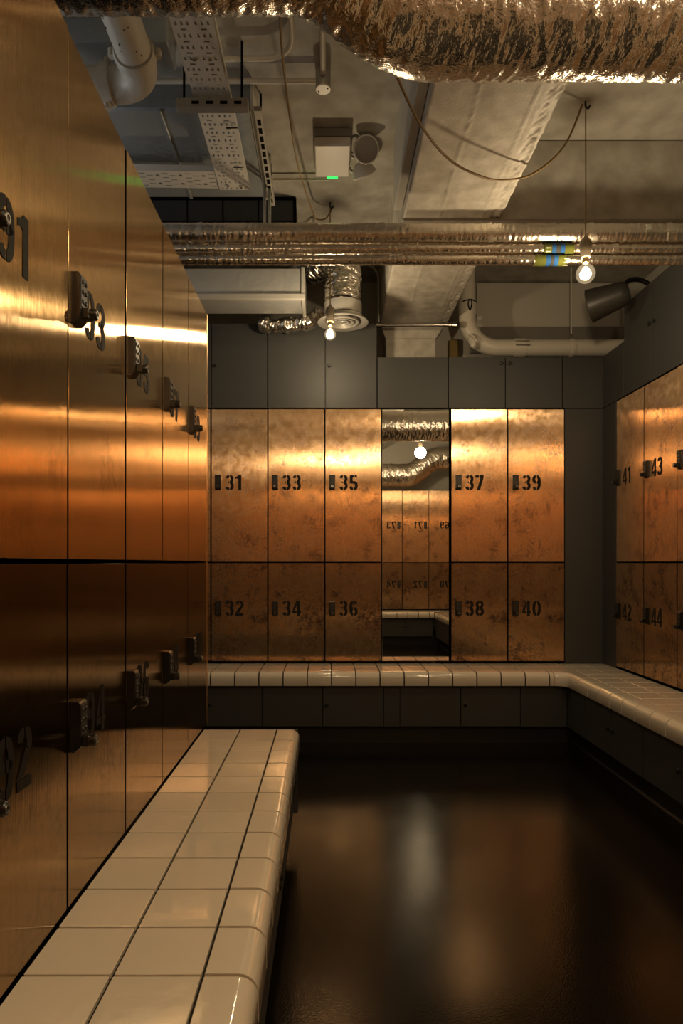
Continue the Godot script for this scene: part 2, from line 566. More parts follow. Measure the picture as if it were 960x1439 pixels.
# ------------------------------------------------------------------ lockers
func lock_parts(parent: Node3D, where: Vector3, lean: float) -> void:
	var b := Node3D.new()
	b.name = "keypad_lock"
	parent.add_child(b, true)
	b.position = where
	b.rotation.z = lean
	if not mesh_store.has("lock"):
		var prof := PackedVector2Array([Vector2(0, -0.051), Vector2(0.009, -0.051), Vector2(0.020, -0.040), Vector2(0.020, 0.046), Vector2(0.016, 0.051), Vector2(0, 0.051)])
		var xf := Transform3D(Basis(Vector3(0, 0, 1), Vector3.UP, Vector3(1, 0, 0)), Vector3.ZERO)
		mesh_store.lock = prism(mb(), prof, -0.0200, 0.0200, xf, 0.95).commit()
		mesh_store.lock_face = cbox(mb(), Vector3(0, 0.013, 0.0205), Vector3(0.032, 0.062, 0.002), 0.0006).commit()
		mesh_store.lock_dot = lathe(mb(), [Vector2(0, 0.0028), Vector2(0.0034, 0.0028), Vector2(0.0046, 0.0012), Vector2(0.0046, 0)], Transform3D(Basis(Vector3.RIGHT, PI / 2), Vector3.ZERO), 10).commit()
		var kn := cbox(mb(), Vector3(0, -0.030, 0.027), Vector3(0.024, 0.022, 0.016), 0.002)
		lathe(kn, [Vector2(0, 0.014), Vector2(0.0095, 0.014), Vector2(0.012, 0.011), Vector2(0.012, 0)], Transform3D(Basis(Vector3.RIGHT, PI / 2), Vector3(0, -0.030, 0.034)), 16)
		mesh_store.lock_knob = kn.commit()
		mesh_store.lock_ring = lathe(mb(), [Vector2(0.0052, 0.0012), Vector2(0.0075, 0.0012), Vector2(0.0075, 0), Vector2(0.0052, 0), Vector2(0.0052, 0.0012)], Transform3D(Basis(Vector3.RIGHT, PI / 2), Vector3(0, -0.030, 0.048)), 14).commit()
	put("lock_body", mesh_store.lock, M.black, b)
	put("lock_plate", mesh_store.lock_face, M.black_face, b)
	for iy in 3:
		for ix in 2:
			put("button", mesh_store.lock_dot, M.black, b, Vector3(-0.0085 + 0.017 * ix, 0.033 - 0.0195 * iy, 0.0213))
	put("turn_knob", mesh_store.lock_knob, M.black, b)
	put("knob_ring", mesh_store.lock_ring, M.steel, b)

const DOOR_W := 0.3845
# one numbered locker: origin at the middle of its front's foot
func locker(num: int, x: float, upper: bool, frame: Transform3D, style: String, label: String, group: String, lock_dy := 0.0, lock_dx := 0.048, low := 0.482) -> void:
	var h := 1.054 if upper else 1.158 - low
	var y := 1.168 if upper else low
	var o := thing("locker", label, "locker", frame * Vector3(x, y, 0), 0.0, group)
	o.basis = frame.basis
	var key := "%d" % int(h * 1000)
	if not mesh_store.has("door" + key):
		mesh_store["door" + key] = cbox(mb(), Vector3(0, h / 2, -0.0105), Vector3(DOOR_W - 0.001, h - 0.001, 0.018)).commit()
		mesh_store["sheet" + key] = cbox(mb(), Vector3(0, h / 2, -0.0008), Vector3(DOOR_W, h, 0.0012), 0.0002).commit()
		mesh_store["body" + key] = cbox(mb(), Vector3(0, h / 2, -0.247), Vector3(0.390, h + 0.003, 0.448)).commit()
	put("body", mesh_store["body" + key], M.dark, o)
	var d := put("door", mesh_store["door" + key], M.dark, o)
	d.rotation = Vector3(rng.randf_range(-0.0035, 0.0035), rng.randf_range(-0.004, 0.004), 0)
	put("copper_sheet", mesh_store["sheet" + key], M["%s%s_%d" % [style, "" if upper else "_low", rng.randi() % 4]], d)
	var ly := (1.715 if upper else 0.846) - y + lock_dy
	var lx := -0.19425 + lock_dx
	lock_parts(o, Vector3(lx, ly, -0.001), rng.randf_range(-0.02, 0.02))
	var dx := -0.19425 + 0.097
	for ch in str(num):
		var n := int(ch)
		put("digit", digit_mesh(n), M.black_print, d, Vector3(dx, ly - 0.052, 0.0002))
		dx += 0.052 if n == 1 else 0.070

const ORDINAL := ["first", "second", "third", "fourth", "fifth", "sixth", "seventh", "eighth", "ninth", "tenth", "eleventh", "twelfth", "thirteenth"]
func locker_bank(first: int, count: int, x0: float, pitch: float, frame: Transform3D, style: String, where: String, group: String, lock_dy := 0.0, from_end := false, lock_dx := 0.048) -> void:
	for k in count:
		for up in 2:
			var num := first + 2 * k + up
			var ord: String = ORDINAL[(count - 1 - k) if from_end else k]
			var label := "%s copper locker stencilled %d, %s %s" % ["upper" if up == 0 else "lower", num, ord, where]
			locker(num, x0 + pitch * (k + 0.5), up == 0, frame, style, label, group, lock_dy, lock_dx, 0.472 if style == "copper_clean" else 0.482)

# ------------------------------------------------------------------ cupboards
func knob_mesh() -> Mesh:
	if not mesh_store.has("knob"):
		mesh_store.knob = lathe(mb(), [Vector2(0, 0.016), Vector2(0.008, 0.016), Vector2(0.0115, 0.013), Vector2(0.0115, 0.009), Vector2(0.006, 0.006), Vector2(0.006, 0)], Transform3D(Basis(Vector3.RIGHT, PI / 2), Vector3.ZERO), 14).commit()
	return mesh_store.knob

# x0..x1, y0..y1 on the frame's plane; knobs: list of x, y
func cupboard(called: String, label: String, cat: String, group: String, frame: Transform3D, x0: float, x1: float, y0: float, y1: float, deep: float, knob := "", knob_y := 0.5) -> Node3D:
	var o := thing(called, label, cat, frame * Vector3((x0 + x1) / 2, y0, 0), 0.0, group)
	o.basis = frame.basis
	var w := x1 - x0
	var h := y1 - y0
	build("body", cbox(mb(), Vector3(0, h / 2, -deep / 2 - 0.0105), Vector3(w - 0.002, h, deep - 0.021)), M.grey_paint, o)
	var d := build("door", cbox(mb(), Vector3(0, h / 2, -0.009), Vector3(w - 0.007, h - 0.004, 0.018), 0.0012), M.grey_door, o)
	d.rotation.y = rng.randf_range(-0.002, 0.002)
	if knob != "":
		put("knob", knob_mesh(), M.knob, o, Vector3((-w / 2 + 0.028) if knob == "left" else (w / 2 - 0.028), h * knob_y, 0.0))
	return o

func filler(label: String, frame: Transform3D, x0: float, x1: float, y0: float, y1: float, deep: float) -> void:
	var o := build("filler_panel", cbox(mb(), Vector3(0, (y1 - y0) / 2, -deep / 2), Vector3(x1 - x0, y1 - y0, deep), 0.001), M.grey_paint, self, frame * Vector3((x0 + x1) / 2, y0, 0))
	o.basis = frame.basis
	tag(o, label, "panel")

# ------------------------------------------------------------------ tiled benches
const TILE := 0.1535
const BENCH_TOP := 0.465
func bull_profile() -> PackedVector2Array:      # (out from the wall, up), 0 = inner edge of the edge tile, BENCH_TOP = 0
	var p := PackedVector2Array([Vector2(0.0025, -0.0096), Vector2(0.0025, -0.0012), Vector2(0.004, 0.0)])
	var r := 0.034
	for i in 8:
		var a := PI / 2 - PI / 2 * i / 7.0
		p.append(Vector2(0.094 - r + cos(a) * r, -r + sin(a) * r))
	p.append_array([Vector2(0.094, -0.083), Vector2(0.0925, -0.085), Vector2(0.082, -0.085)])
	p.append(Vector2(0.082, -0.034))
	p.append(Vector2(0.060, -0.010))
	return p

func bench(label: String, frame: Transform3D, len: float, cuts: Array, edge_cuts: Array, base_len0: float, base_len1: float) -> Node3D:
	# local: x along the bench, z out from the wall (0 .. 0.40)
	var o := thing("tiled_bench", label, "bench", frame.origin)
	o.basis = frame.basis
	build("mortar_bed", span(mb(), Vector3(base_len0, BENCH_TOP - 0.080, 0.0), Vector3(base_len1, BENCH_TOP - 0.0108, 0.366)), M.grout, o)
	var r := RandomNumberGenerator.new()
	r.seed = int(len * 1000)
	for i in cuts.size() - 1:
		var w: float = cuts[i + 1] - cuts[i]
		var key := "tile_%d" % int(round(w * 1000))
		if not mesh_store.has(key):
			mesh_store[key] = cbox(mb(), Vector3(0, -0.005, 0), Vector3(w - 0.006, 0.010, TILE - 0.006), 0.0012).commit()
		for row in 2:
			var t := put("tile", mesh_store[key], M["tile_%d" % (r.randi() % 3)], o, Vector3((cuts[i] + cuts[i + 1]) / 2, BENCH_TOP + r.randf_range(-0.0003, 0.0003), TILE * (row + 0.5)))
			t.rotation = Vector3(r.randf_range(-0.003, 0.003), 0, r.randf_range(-0.003, 0.003))
	for i in edge_cuts.size() - 1:
		var w: float = edge_cuts[i + 1] - edge_cuts[i]
		var key := "edge_tile_%d" % int(round(w * 1000))
		if not mesh_store.has(key):
			var xf := Transform3D(Basis(Vector3(0, 0, 1), Vector3.UP, Vector3(1, 0, 0)), Vector3.ZERO)
			mesh_store[key] = prism(mb(), bull_profile(), -w / 2 + 0.0036, w / 2 - 0.0036, xf, 0.8).commit()
		var t := put("edge_tile", mesh_store[key], M["tile_%d" % (r.randi() % 3)], o, Vector3((edge_cuts[i] + edge_cuts[i + 1]) / 2, BENCH_TOP + r.randf_range(-0.0003, 0.0003), TILE * 2))
		t.rotation = Vector3(r.randf_range(-0.002, 0.002), 0, 0)
	return o

# rounded inside corner tile; local origin at the arc's centre, arc from +x axis direction a0 to a1 in the xz plane
func corner_tile(parent: Node3D, centre: Vector3, a0: float, a1: float) -> void:
	var R := 0.07
	var prof := bull_profile()
	var m := prof.size()
	var st := mb()
	var fn := []
	for i in m:
		var d := prof[(i + 1) % m] - prof[i]
		fn.append(Vector2(-d.y, d.x).normalized())
	var n := 10
	for s in n:
		for i in m:
			var f: Vector2 = fn[i]
			var pr: Vector2 = fn[(i + m - 1) % m]
			var nx: Vector2 = fn[(i + 1) % m]
			var q0 := (f + pr).normalized() if f.dot(pr) > 0.8 else f
			var q1 := (f + nx).normalized() if f.dot(nx) > 0.8 else f
			var P := []
			var N := []
			for e in [[0, i, q0], [1, i, q0], [1, (i + 1) % m, q1], [0, (i + 1) % m, q1]]:
				var a := lerpf(a0, a1, float(s + e[0]) / n)
				var dir := Vector3(cos(a), 0, sin(a))
				P.append(dir * (R + 0.094 - prof[e[1]].x) + Vector3.UP * prof[e[1]].y)
				N.append((-dir * e[2].x + Vector3.UP * e[2].y).normalized())
			var mid: Vector3 = N[0] + N[1] + N[2] + N[3]
			tri(st, P[0], P[1], P[2], mid, N[0], N[1], N[2])
			tri(st, P[0], P[2], P[3], mid, N[0], N[2], N[3])
	# the flat corner behind the arc
	var am := (a0 + a1) / 2
	var tip := Vector3(signf(cos(am)), 0, signf(sin(am))) * (R + 0.094 - 0.0025)
	for s in n:
		var u := Vector3(cos(lerpf(a0, a1, float(s) / n)), 0, sin(lerpf(a0, a1, float(s) / n))) * (R + 0.091)
		var v := Vector3(cos(lerpf(a0, a1, float(s + 1) / n)), 0, sin(lerpf(a0, a1, float(s + 1) / n))) * (R + 0.091)
		tri(st, u, v, tip, Vector3.UP)
	build("corner_tile", st, M.tile_0, parent, centre)

# ------------------------------------------------------------------ pendant bulbs
func pendant(label: String, bulb: Vector3, ceiling_y: float, energy: float, globe_r := 0.043, size := 0.03) -> void:
	var o := thing("pendant_bulb", label, "lamp", bulb, 0.0, "bare bulbs on brown cords")
	var top := ceiling_y - bulb.y
	build("cord", tube(mb(), [Vector3(0, 0.17, 0), Vector3(0.001, top * 0.5, 0), Vector3(0, top, 0)], 0.0032, 8), M.cable, o)
	build("lamp_holder", lathe(mb(), [Vector2(0, 0.178), Vector2(0.006, 0.178), Vector2(0.010, 0.170), Vector2(0.026, 0.152), Vector2(0.028, 0.135), Vector2(0.024, 0.100), Vector2(0.021, 0.075), Vector2(0, 0.075)], Transform3D(), 20), M.holder, o)
	build("bulb_cap", lathe(mb(), [Vector2(0.0, 0.076), Vector2(0.0145, 0.076), Vector2(0.0145, 0.050), Vector2(0.010, 0.046), Vector2(0, 0.046)], Transform3D(), 20), M.brass, o)
	var prof := []
	for i in 19:
		var a := -PI / 2 + PI * 0.86 * i / 18.0
		prof.append(Vector2(maxf(cos(a) * globe_r, 0.0), sin(a) * globe_r))
	prof.append(Vector2(0.015, 0.052))
	build("glass_bulb", lathe(mb(), prof, Transform3D(), 28), M.glass, o)
	var fil := []
	for i in 13:
		var a := -PI / 2 + PI * i / 12.0
		fil.append(Vector2(maxf(cos(a) * 0.017, 0.0), sin(a) * 0.028 + 0.006))
	build("bulb_filament", lathe(mb(), fil, Transform3D(), 18), M.glow, o)
	var l := OmniLight3D.new()
	l.name = "bulb_light"
	l.light_color = Color(1.0, 0.76, 0.46).linear_to_srgb()
	l.light_energy = energy
	l.light_size = size
	l.omni_range = 14.0
	l.omni_attenuation = 2.0
	l.shadow_enabled = true
	l.position = Vector3(0, 0.006, 0)
	o.add_child(l)

# ------------------------------------------------------------------ perforated tray: plate in local x (width) / z (length), slots cut out
func slotted_plate(width: float, length: float, rows: Array, pitch: float) -> SurfaceTool:
	# rows repeat: each is a list of slots [x centre, size across, size along]; the plate is 1.5 mm thick
	var st := mb()
	var t := 0.0015
	for r in int(length / pitch):
		var slots: Array = rows[r % rows.size()]
		var z0 := r * pitch
		var z1 := z0 + pitch
		var cz := (z0 + z1) / 2
		var edges := [-width / 2]
		for i in slots.size() - 1: edges.append((slots[i][0] + slots[i + 1][0]) / 2)
		edges.append(width / 2)
		for i in slots.size():
			var sw: float = slots[i][1]
			var sl: float = slots[i][2]
			var x: float = slots[i][0]
			var a := [Vector2(edges[i], z0), Vector2(edges[i + 1], z0), Vector2(edges[i + 1], z1), Vector2(edges[i], z1)]
			var b := [Vector2(x - sw / 2, cz - sl / 2), Vector2(x + sw / 2, cz - sl / 2), Vector2(x + sw / 2, cz + sl / 2), Vector2(x - sw / 2, cz + sl / 2)]
			for k in 4:
				var k2 := (k + 1) % 4
				for y in [[0.0, Vector3.DOWN], [t, Vector3.UP]]:
					quad(st, Vector3(a[k].x, y[0], a[k].y), Vector3(a[k2].x, y[0], a[k2].y), Vector3(b[k2].x, y[0], b[k2].y), Vector3(b[k].x, y[0], b[k].y), y[1])
				var inn: Vector2 = ((b[0] + b[2]) / 2 - (b[k] + b[k2]) / 2).normalized()
				quad(st, Vector3(b[k].x, 0, b[k].y), Vector3(b[k2].x, 0, b[k2].y), Vector3(b[k2].x, t, b[k2].y), Vector3(b[k].x, t, b[k].y), Vector3(inn.x, 0, inn.y))
	return st

# ------------------------------------------------------------------ the scene
func _ready() -> void:
	rng.seed = 5
	# camera: 24 mm shift lens, level, eye 1.16 m
	var cam := Camera3D.new()
	cam.name = "camera"
	cam.near = 0.05
	cam.far = 60.0
	cam.projection = Camera3D.PROJECTION_FRUSTUM
	cam.size = 1439.0 / FOCAL * cam.near
	cam.frustum_offset = Vector2((480.0 - 460.0) / FOCAL, (791.0 - 719.5) / FOCAL) * cam.near
	cam.position = Vector3(0, EYE, 0)
	add_child(cam)
	cam.current = true
	var env := Environment.new()
	env.background_mode = Environment.BG_COLOR
	env.background_color = Color.BLACK
	env.tonemap_mode = Environment.TONE_MAPPER_LINEAR
	env.tonemap_exposure = 0.66
	env.sdfgi_enabled = true
	env.ssao_enabled = true
	env.ssil_enabled = true
	var we := WorldEnvironment.new()
	we.name = "environment"
	we.environment = env
	add_child(we)
	materials()
	room()
	lockers_and_cupboards()
	benches()
	ceiling_services()
	lamps()

const SLAB := 3.31
const BACK := -5.27
func room() -> void:
	structure("floor", span(mb(), Vector3(-2.9, -0.1, BACK - 0.1), Vector3(2.6, 0, 1.3)), M.floor, "dark brown resin floor with a fine sparkle")
	structure("ceiling", span(mb(), Vector3(-2.9, SLAB, BACK - 0.1), Vector3(2.6, SLAB + 0.2, 1.3)), M.concrete, "painted concrete ceiling slab above the pipes")
	structure("wall_back", span(mb(), Vector3(-2.9, 0, BACK - 0.1), Vector3(2.6, SLAB, BACK)), M.plaster, "painted wall behind the back lockers")
	structure("wall_right", span(mb(), Vector3(2.4, 0, BACK), Vector3(2.6, SLAB, 1.3)), M.plaster, "painted wall behind the right lockers")
	structure("wall_left", span(mb(), Vector3(-2.9, 0, BACK), Vector3(-2.7, SLAB, 1.3)), M.plaster, "painted wall on the far left")
	structure("wall_front", span(mb(), Vector3(-2.7, 0, 1.1), Vector3(2.4, SLAB, 1.3)), M.plaster, "painted wall behind the camera")
	# beams
	var nz := FastNoiseLite.new()
	nz.seed = 9; nz.frequency = 9.0; nz.fractal_octaves = 4
	var nb := FastNoiseLite.new()
	nb.seed = 19; nb.frequency = 1.6; nb.fractal_octaves = 3
	var x0 := 0.383
	var x1 := 0.882
	var beam := func(za: float, zb: float, called: String, label: String) -> void:
		# underside as a fine grid: board joints stand proud, one edge is crumbled
		var rows := []
		var n := int((zb - za) / 0.012)
		var across := 60
		for i in n + 1:
			var z := lerpf(za, zb, float(i) / n)
			var row := []
			row.append(Vector3(x0, SLAB + 0.02, z))
			for k in across + 1:
				var u := float(k) / across
				var x := lerpf(x0, x1, u)
				var y := EYE + 1.75
				y += nz.get_noise_3d(x, z, 0) * 0.0007
				var j1 := absf(u - 0.36 - 0.012 * nb.get_noise_2d(z, 3.0))
				var j2 := absf(u - 0.80 - 0.012 * nb.get_noise_2d(z, 8.0))
				y -= 0.006 * exp(-j1 * j1 * 9000.0) * (0.6 + nz.get_noise_2d(z * 3.0, 2.0))
				y -= 0.005 * exp(-j2 * j2 * 9000.0) * (0.6 + nz.get_noise_2d(z * 3.0, 5.0))
				if u > 0.86: y += absf(nz.get_noise_3d(x * 2.0, z * 2.0, 4.0)) * 0.022 * smoothstep(0.86, 0.90, u)
				if k == 0 or k == across:
					y += 0.004 + absf(nz.get_noise_2d(z * 2.0, u * 5.0)) * 0.006
				row.append(Vector3(x, y, z))
			row.append(Vector3(x1, SLAB + 0.02, z))
			rows.append(row)
		var o := put(called, sheet(rows, false), M.beam_paint, self)
		tag(o, label, "", "", "structure")
	beam.call(-3.49, 1.1, "beam", "wide painted concrete beam with board joints overhead")
	beam.call(-5.08, -3.83, "beam", "painted concrete beam end above the mirror")
	structure("beam", span(mb(), Vector3(x0 - 0.0, EYE + 1.742, -3.83), Vector3(2.4, SLAB, -3.49), 0.006), M.concrete, "cross beam hidden behind the foil pipes at right")
	structure("beam", span(mb(), Vector3(x0 - 0.045, EYE + 1.79, -3.49), Vector3(x0 - 0.002, SLAB, 1.1), 0.004), M.plaster, "narrow painted side board along the beam")
	# column under the far end of the beam, with a splayed head
	var col := mb()
	span(col, Vector3(0.43, 0.0, BACK), Vector3(0.80, EYE + 1.66, -5.06), 0.006)
	var h := [Vector3(0.40, EYE + 1.755, -5.08), Vector3(0.865, EYE + 1.755, -5.08), Vector3(0.865, EYE + 1.755, BACK), Vector3(0.40, EYE + 1.755, BACK)]
	var l := [Vector3(0.43, EYE + 1.655, -5.065), Vector3(0.80, EYE + 1.655, -5.065), Vector3(0.80, EYE + 1.655, BACK), Vector3(0.43, EYE + 1.655, BACK)]
	var nn := [Vector3(0, -0.3, 1), Vector3(1, -0.3, 0), Vector3(0, -0.3, -1), Vector3(-1, -0.3, 0)]
	for k in 4: quad(col, h[k], h[(k + 1) % 4], l[(k + 1) % 4], l[k], nn[k].normalized())
	structure("column", col, M.beam_paint, "painted concrete column with a splayed head above the mirror")
	structure("baseboard_back", span(mb(), Vector3(-2.7, 0, BACK), Vector3(1.62, 0.112, -4.43)), M.toe, "black recessed plinth under the back bench cupboards")
	structure("baseboard_right", span(mb(), Vector3(1.585, 0, -4.43), Vector3(2.39, 0.112, 1.05)), M.toe, "black recessed plinth under the right bench cupboards")
	structure("baseboard_left", span(mb(), Vector3(-1.0, 0, -2.86), Vector3(-0.20, 0.112, 0.2)), M.toe, "black recessed plinth under the near bench")
	structure("baseboard_front", span(mb(), Vector3(-0.19, 0, 0.27), Vector3(1.58, 0.112, 1.05)), M.toe, "black recessed plinth under the bench behind the camera")
	structure("trim_1", prism(mb(), PackedVector2Array([Vector2(0, 0), Vector2(0.010, 0), Vector2(0.002, 0.009), Vector2(0, 0.009)]), 0.0, 4.6, Transform3D(Basis(Vector3(-1, 0, 0), Vector3.UP, Vector3(0, 0, 1)), Vector3(1.5845, 0, -4.42))), M.toe, "coved floor edge along the right plinth")

var F_BACK := Transform3D(Basis(), Vector3(0, 0, -4.75))
var F_RIGHT := Transform3D(Basis(Vector3.UP, -PI / 2), Vector3(1.905, 0, 0))
var F_LEFT := Transform3D(Basis(Vector3.UP, PI / 2), Vector3(-0.517, 0, 0))
var F_FRONT := Transform3D(Basis(Vector3.UP, PI), Vector3(0, 0, 0.6))

func lockers_and_cupboards() -> void:
	# back wall: local x = world x
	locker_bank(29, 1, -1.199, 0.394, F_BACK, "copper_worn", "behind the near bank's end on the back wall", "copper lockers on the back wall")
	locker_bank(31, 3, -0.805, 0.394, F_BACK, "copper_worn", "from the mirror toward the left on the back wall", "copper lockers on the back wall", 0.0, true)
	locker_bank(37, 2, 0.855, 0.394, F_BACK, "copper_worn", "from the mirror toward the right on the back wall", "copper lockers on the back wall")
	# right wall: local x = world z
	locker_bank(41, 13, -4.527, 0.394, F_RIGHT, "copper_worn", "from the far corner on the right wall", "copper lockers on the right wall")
	# left bank: local x = -world z ; far end at depth 2.943
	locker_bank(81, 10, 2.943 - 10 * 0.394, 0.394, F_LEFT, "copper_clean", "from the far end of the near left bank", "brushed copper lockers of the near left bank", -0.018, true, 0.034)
	# wall behind the camera: local x = -world x
	locker_bank(69, 6, -1.888, 0.393, F_FRONT, "copper_worn", "from the right corner behind the camera", "copper lockers behind the camera")

	# mirror
	var mi := thing("mirror", "tall narrow wall mirror between lockers 35 and 37", "mirror", Vector3(0.6105, 0.482, -4.75))
	build("mirror_glass", cbox(mb(), Vector3(0, 0.870, -0.004), Vector3(0.462, 1.740, 0.008), 0.001), M.mirror, mi)
	build("backing", cbox(mb(), Vector3(0, 0.870, -0.03), Vector3(0.458, 1.738, 0.04)), M.dark_gap, mi)

	var gc := "grey cupboards above the back lockers"
	var up0 := 2.230
	cupboard("wall_cupboard", "tall dark grey cupboard above locker 31 with knob at its left edge", "cupboard", gc, F_BACK, -0.803, -0.413, up0, 2.815, 0.5, "left", 0.5)
	cupboard("wall_cupboard", "tall dark grey cupboard above locker 33 with no knob", "cupboard", gc, F_BACK, -0.413, -0.014, up0, 2.815, 0.5)
	cupboard("wall_cupboard", "tall dark grey cupboard above locker 35 beside the hanging bulb", "cupboard", gc, F_BACK, -0.014, 0.345, up0, 2.815, 0.5, "left", 0.5)
	cupboard("wall_cupboard", "tall dark grey cupboard mostly hidden by the near bank's end", "cupboard", gc, F_BACK, -1.199, -0.803, up0, 2.815, 0.5)
	cupboard("wall_cupboard", "low dark grey cupboard front above the mirror", "cupboard", gc, F_BACK, 0.345, 0.838, up0, 2.584, 0.48)
	cupboard("wall_cupboard", "low dark grey cupboard above locker 37 with knob at its right edge", "cupboard", gc, F_BACK, 0.838, 1.232, up0, 2.584, 0.28, "right", 0.87)
	cupboard("wall_cupboard", "low dark grey cupboard above locker 39 with knob at its left edge", "cupboard", gc, F_BACK, 1.232, 1.628, up0, 2.584, 0.28, "left", 0.87)
	filler("dark grey corner panel over the gap right of locker 39", F_BACK, 1.630, 1.905, 2.230, 2.584, 0.05)
	filler("tall dark grey wall panel right of lockers 39 and 40", F_BACK, 1.645, 1.905, 0.468, 2.226, 0.03)
	filler("dark grey strip in the corner beside lockers 41 and 42", F_RIGHT, -4.75, -4.531, 0.468, 2.226, 0.03)
	filler("low dark grey corner panel above lockers 41 and 42", F_RIGHT, -4.75, -4.412, 2.230, 2.584, 0.06)
	var gr := "tall grey cupboards above the right lockers"
	cupboard("wall_cupboard", "tall dark grey cupboard high above lockers 41 and 43", "cupboard", gr, F_RIGHT, -4.410, -4.022, up0, 2.815, 0.45, "right", 0.58)
	cupboard("wall_cupboard", "tall dark grey cupboard high at the right edge above locker 45", "cupboard", gr, F_RIGHT, -4.022, -3.630, up0, 2.815, 0.45, "left", 0.58)
	for k in 4:
		cupboard("wall_cupboard", "tall dark grey cupboard on the right wall, %s past the right edge of view" % ORDINAL[k], "cupboard", gr, F_RIGHT, -3.630 + 0.79 * k, -2.84 + 0.79 * k, up0, 2.815, 0.45)
	filler("dark grey shelf panel capping the back lockers at left", Transform3D(Basis(), Vector3(0, 0, -4.752)), -2.69, -1.205, 0.0, 2.815, 0.4)

	# the back of the left bank and its end
	var en := build("end_panel", span(mb(), Vector3(-1.02, 0.466, -2.966), Vector3(-0.517, 2.230, -2.945), 0.001), M.copper_plain, self)
	tag(en, "copper end panel closing the near locker bank", "panel")
	var bk := build("back_panel", span(mb(), Vector3(-1.045, 0.0, -2.966), Vector3(-1.022, 2.230, 1.0), 0.001), M.grey_paint, self)
	tag(bk, "grey back panel of the near locker bank", "panel")

	# cupboards under the benches
	var fb := Transform3D(Basis(), Vector3(0, 0, -4.385))
	var ub := "grey cupboards under the back bench"
	var spec := [[-1.16, -0.775, "", "under the back bench behind the near bank's end"], [-0.775, -0.415, "left", "under the back bench, third from the narrow panel toward the left"], [-0.415, -0.03, "", "under the back bench, second from the narrow panel toward the left"], [-0.03, 0.362, "left", "under the back bench, directly left of the narrow panel"],
		[0.462, 0.852, "", "under the back bench, directly right of the narrow panel"], [0.852, 1.236, "left", "under the back bench, second right of the narrow panel"]]
	for s in spec:
		cupboard("bench_cupboard", "low grey cupboard " + s[3], "cupboard", ub, fb, s[0], s[1], 0.114, 0.380, 0.36, s[2], 0.53)
	filler("narrow dark grey panel under the back bench between two cupboards", fb, 0.362, 0.462, 0.114, 0.380, 0.30)
	filler("dark grey panel under the back bench below locker 40", fb, 1.236, 1.53, 0.114, 0.380, 0.30)
	var fr := Transform3D(Basis(Vector3.UP, -PI / 2), Vector3(1.532, 0, 0))
	filler("dark grey panel under the right bench at the inside corner", fr, -4.385, -4.085, 0.114, 0.380, 0.30)
	var seams := [-4.085, -3.71, -3.33, -2.95, -2.57, -2.19, -1.81]
	var words := ["first from the inside corner", "second from the inside corner", "third from the inside corner", "just past the right edge of view", "on the right, opposite the near bank", "on the right, opposite lockers 95 and 96"]
	for k in 6:
		cupboard("bench_cupboard", "low grey cupboard under the right bench, " + words[k], "cupboard", "grey cupboards under the right bench", fr, seams[k], seams[k + 1], 0.114, 0.380, 0.34, "right" if k % 2 == 0 else "left", 0.55)
	filler("long dark grey panel under the right bench nearer the camera", fr, -1.81, 0.20, 0.114, 0.380, 0.30)
	var flx := Transform3D(Basis(Vector3.UP, PI / 2), Vector3(-0.142, 0, 0))
	for k in 6:
		cupboard("bench_cupboard", "low grey cupboard under the near bench, %s" % ["first from its far end", "second from its far end", "third from its far end", "fourth from its far end", "fifth from its far end", "sixth from its far end"][k], "cupboard", "grey cupboards under the near bench", flx, 2.86 - 0.46 * (k + 1), 2.86 - 0.46 * k, 0.114, 0.380, 0.34, "right" if k % 2 == 0 else "left", 0.55)
	var ep := build("end_panel", span(mb(), Vector3(-0.50, 0.114, -2.888), Vector3(-0.124, 0.462, -2.866), 0.001), M.grey_paint, self)
	tag(ep, "dark grey panel closing the far end of the near bench", "panel")
	var ff := Transform3D(Basis(Vector3.UP, PI), Vector3(0, 0, 0.235))
	for k in 4:
		cupboard("bench_cupboard", "low grey cupboard under the bench behind the camera, %s" % ["nearest the right corner", "second from the right corner", "third from the right corner", "nearest the left bench"][k], "cupboard", "grey cupboards under the bench behind the camera", ff, -1.50 + 0.385 * k, -1.115 + 0.385 * k, 0.114, 0.380, 0.33, "right" if k % 2 == 0 else "left", 0.55)

func steps(a: float, b: float, first: float, pitch := TILE) -> Array:
	var out := [a]
	var x := first
	while x - pitch > a + 0.02: x -= pitch
	while x < b - 0.02:
		if x > a + 0.02: out.append(x)
		x += pitch
	out.append(b)
	return out

func benches() -> void:
	# back bench: x along world x
	var fb := Transform3D(Basis(), Vector3(0, 0, -4.75))
	var b := bench("white tiled bench along the back wall below the lockers and mirror", fb, 3.0, steps(-1.20, 1.598, 0.027), steps(-1.20, 1.440, 0.027), -1.20, 1.528)
	# right bench: local x = world z, wall at x = 1.905
	var fr := Transform3D(Basis(Vector3.UP, -PI / 2), Vector3(1.911, 0, 0))
	var r := bench("white tiled bench along the right wall with rounded front edge", fr, 5.0, steps(-4.745, 0.595, -4.138), steps(-4.279, 0.130, -4.138), -4.745, 0.595)
	corner_tile(r, fr.affine_inverse() * Vector3(1.440, BENCH_TOP, -4.279) , -PI, -PI / 2)
	# left bench: local x = -world z
	var fl := Transform3D(Basis(Vector3.UP, PI / 2), Vector3(-0.517, 0, 0))
	bench("white tiled bench in the foreground below the near copper lockers", fl, 3.2, steps(-0.22, 2.866, 2.693), steps(-0.22, 2.866, 2.693), -0.22, 2.864)
	# bench behind the camera: local x = -world x
	var ff := Transform3D(Basis(Vector3.UP, PI), Vector3(0, 0, 0.6))
	bench("white tiled bench behind the camera, seen only in the mirror", ff, 2.0, steps(-1.60, 0.115, -1.445), steps(-1.515, 0.115, -1.445), -1.52, 0.115)

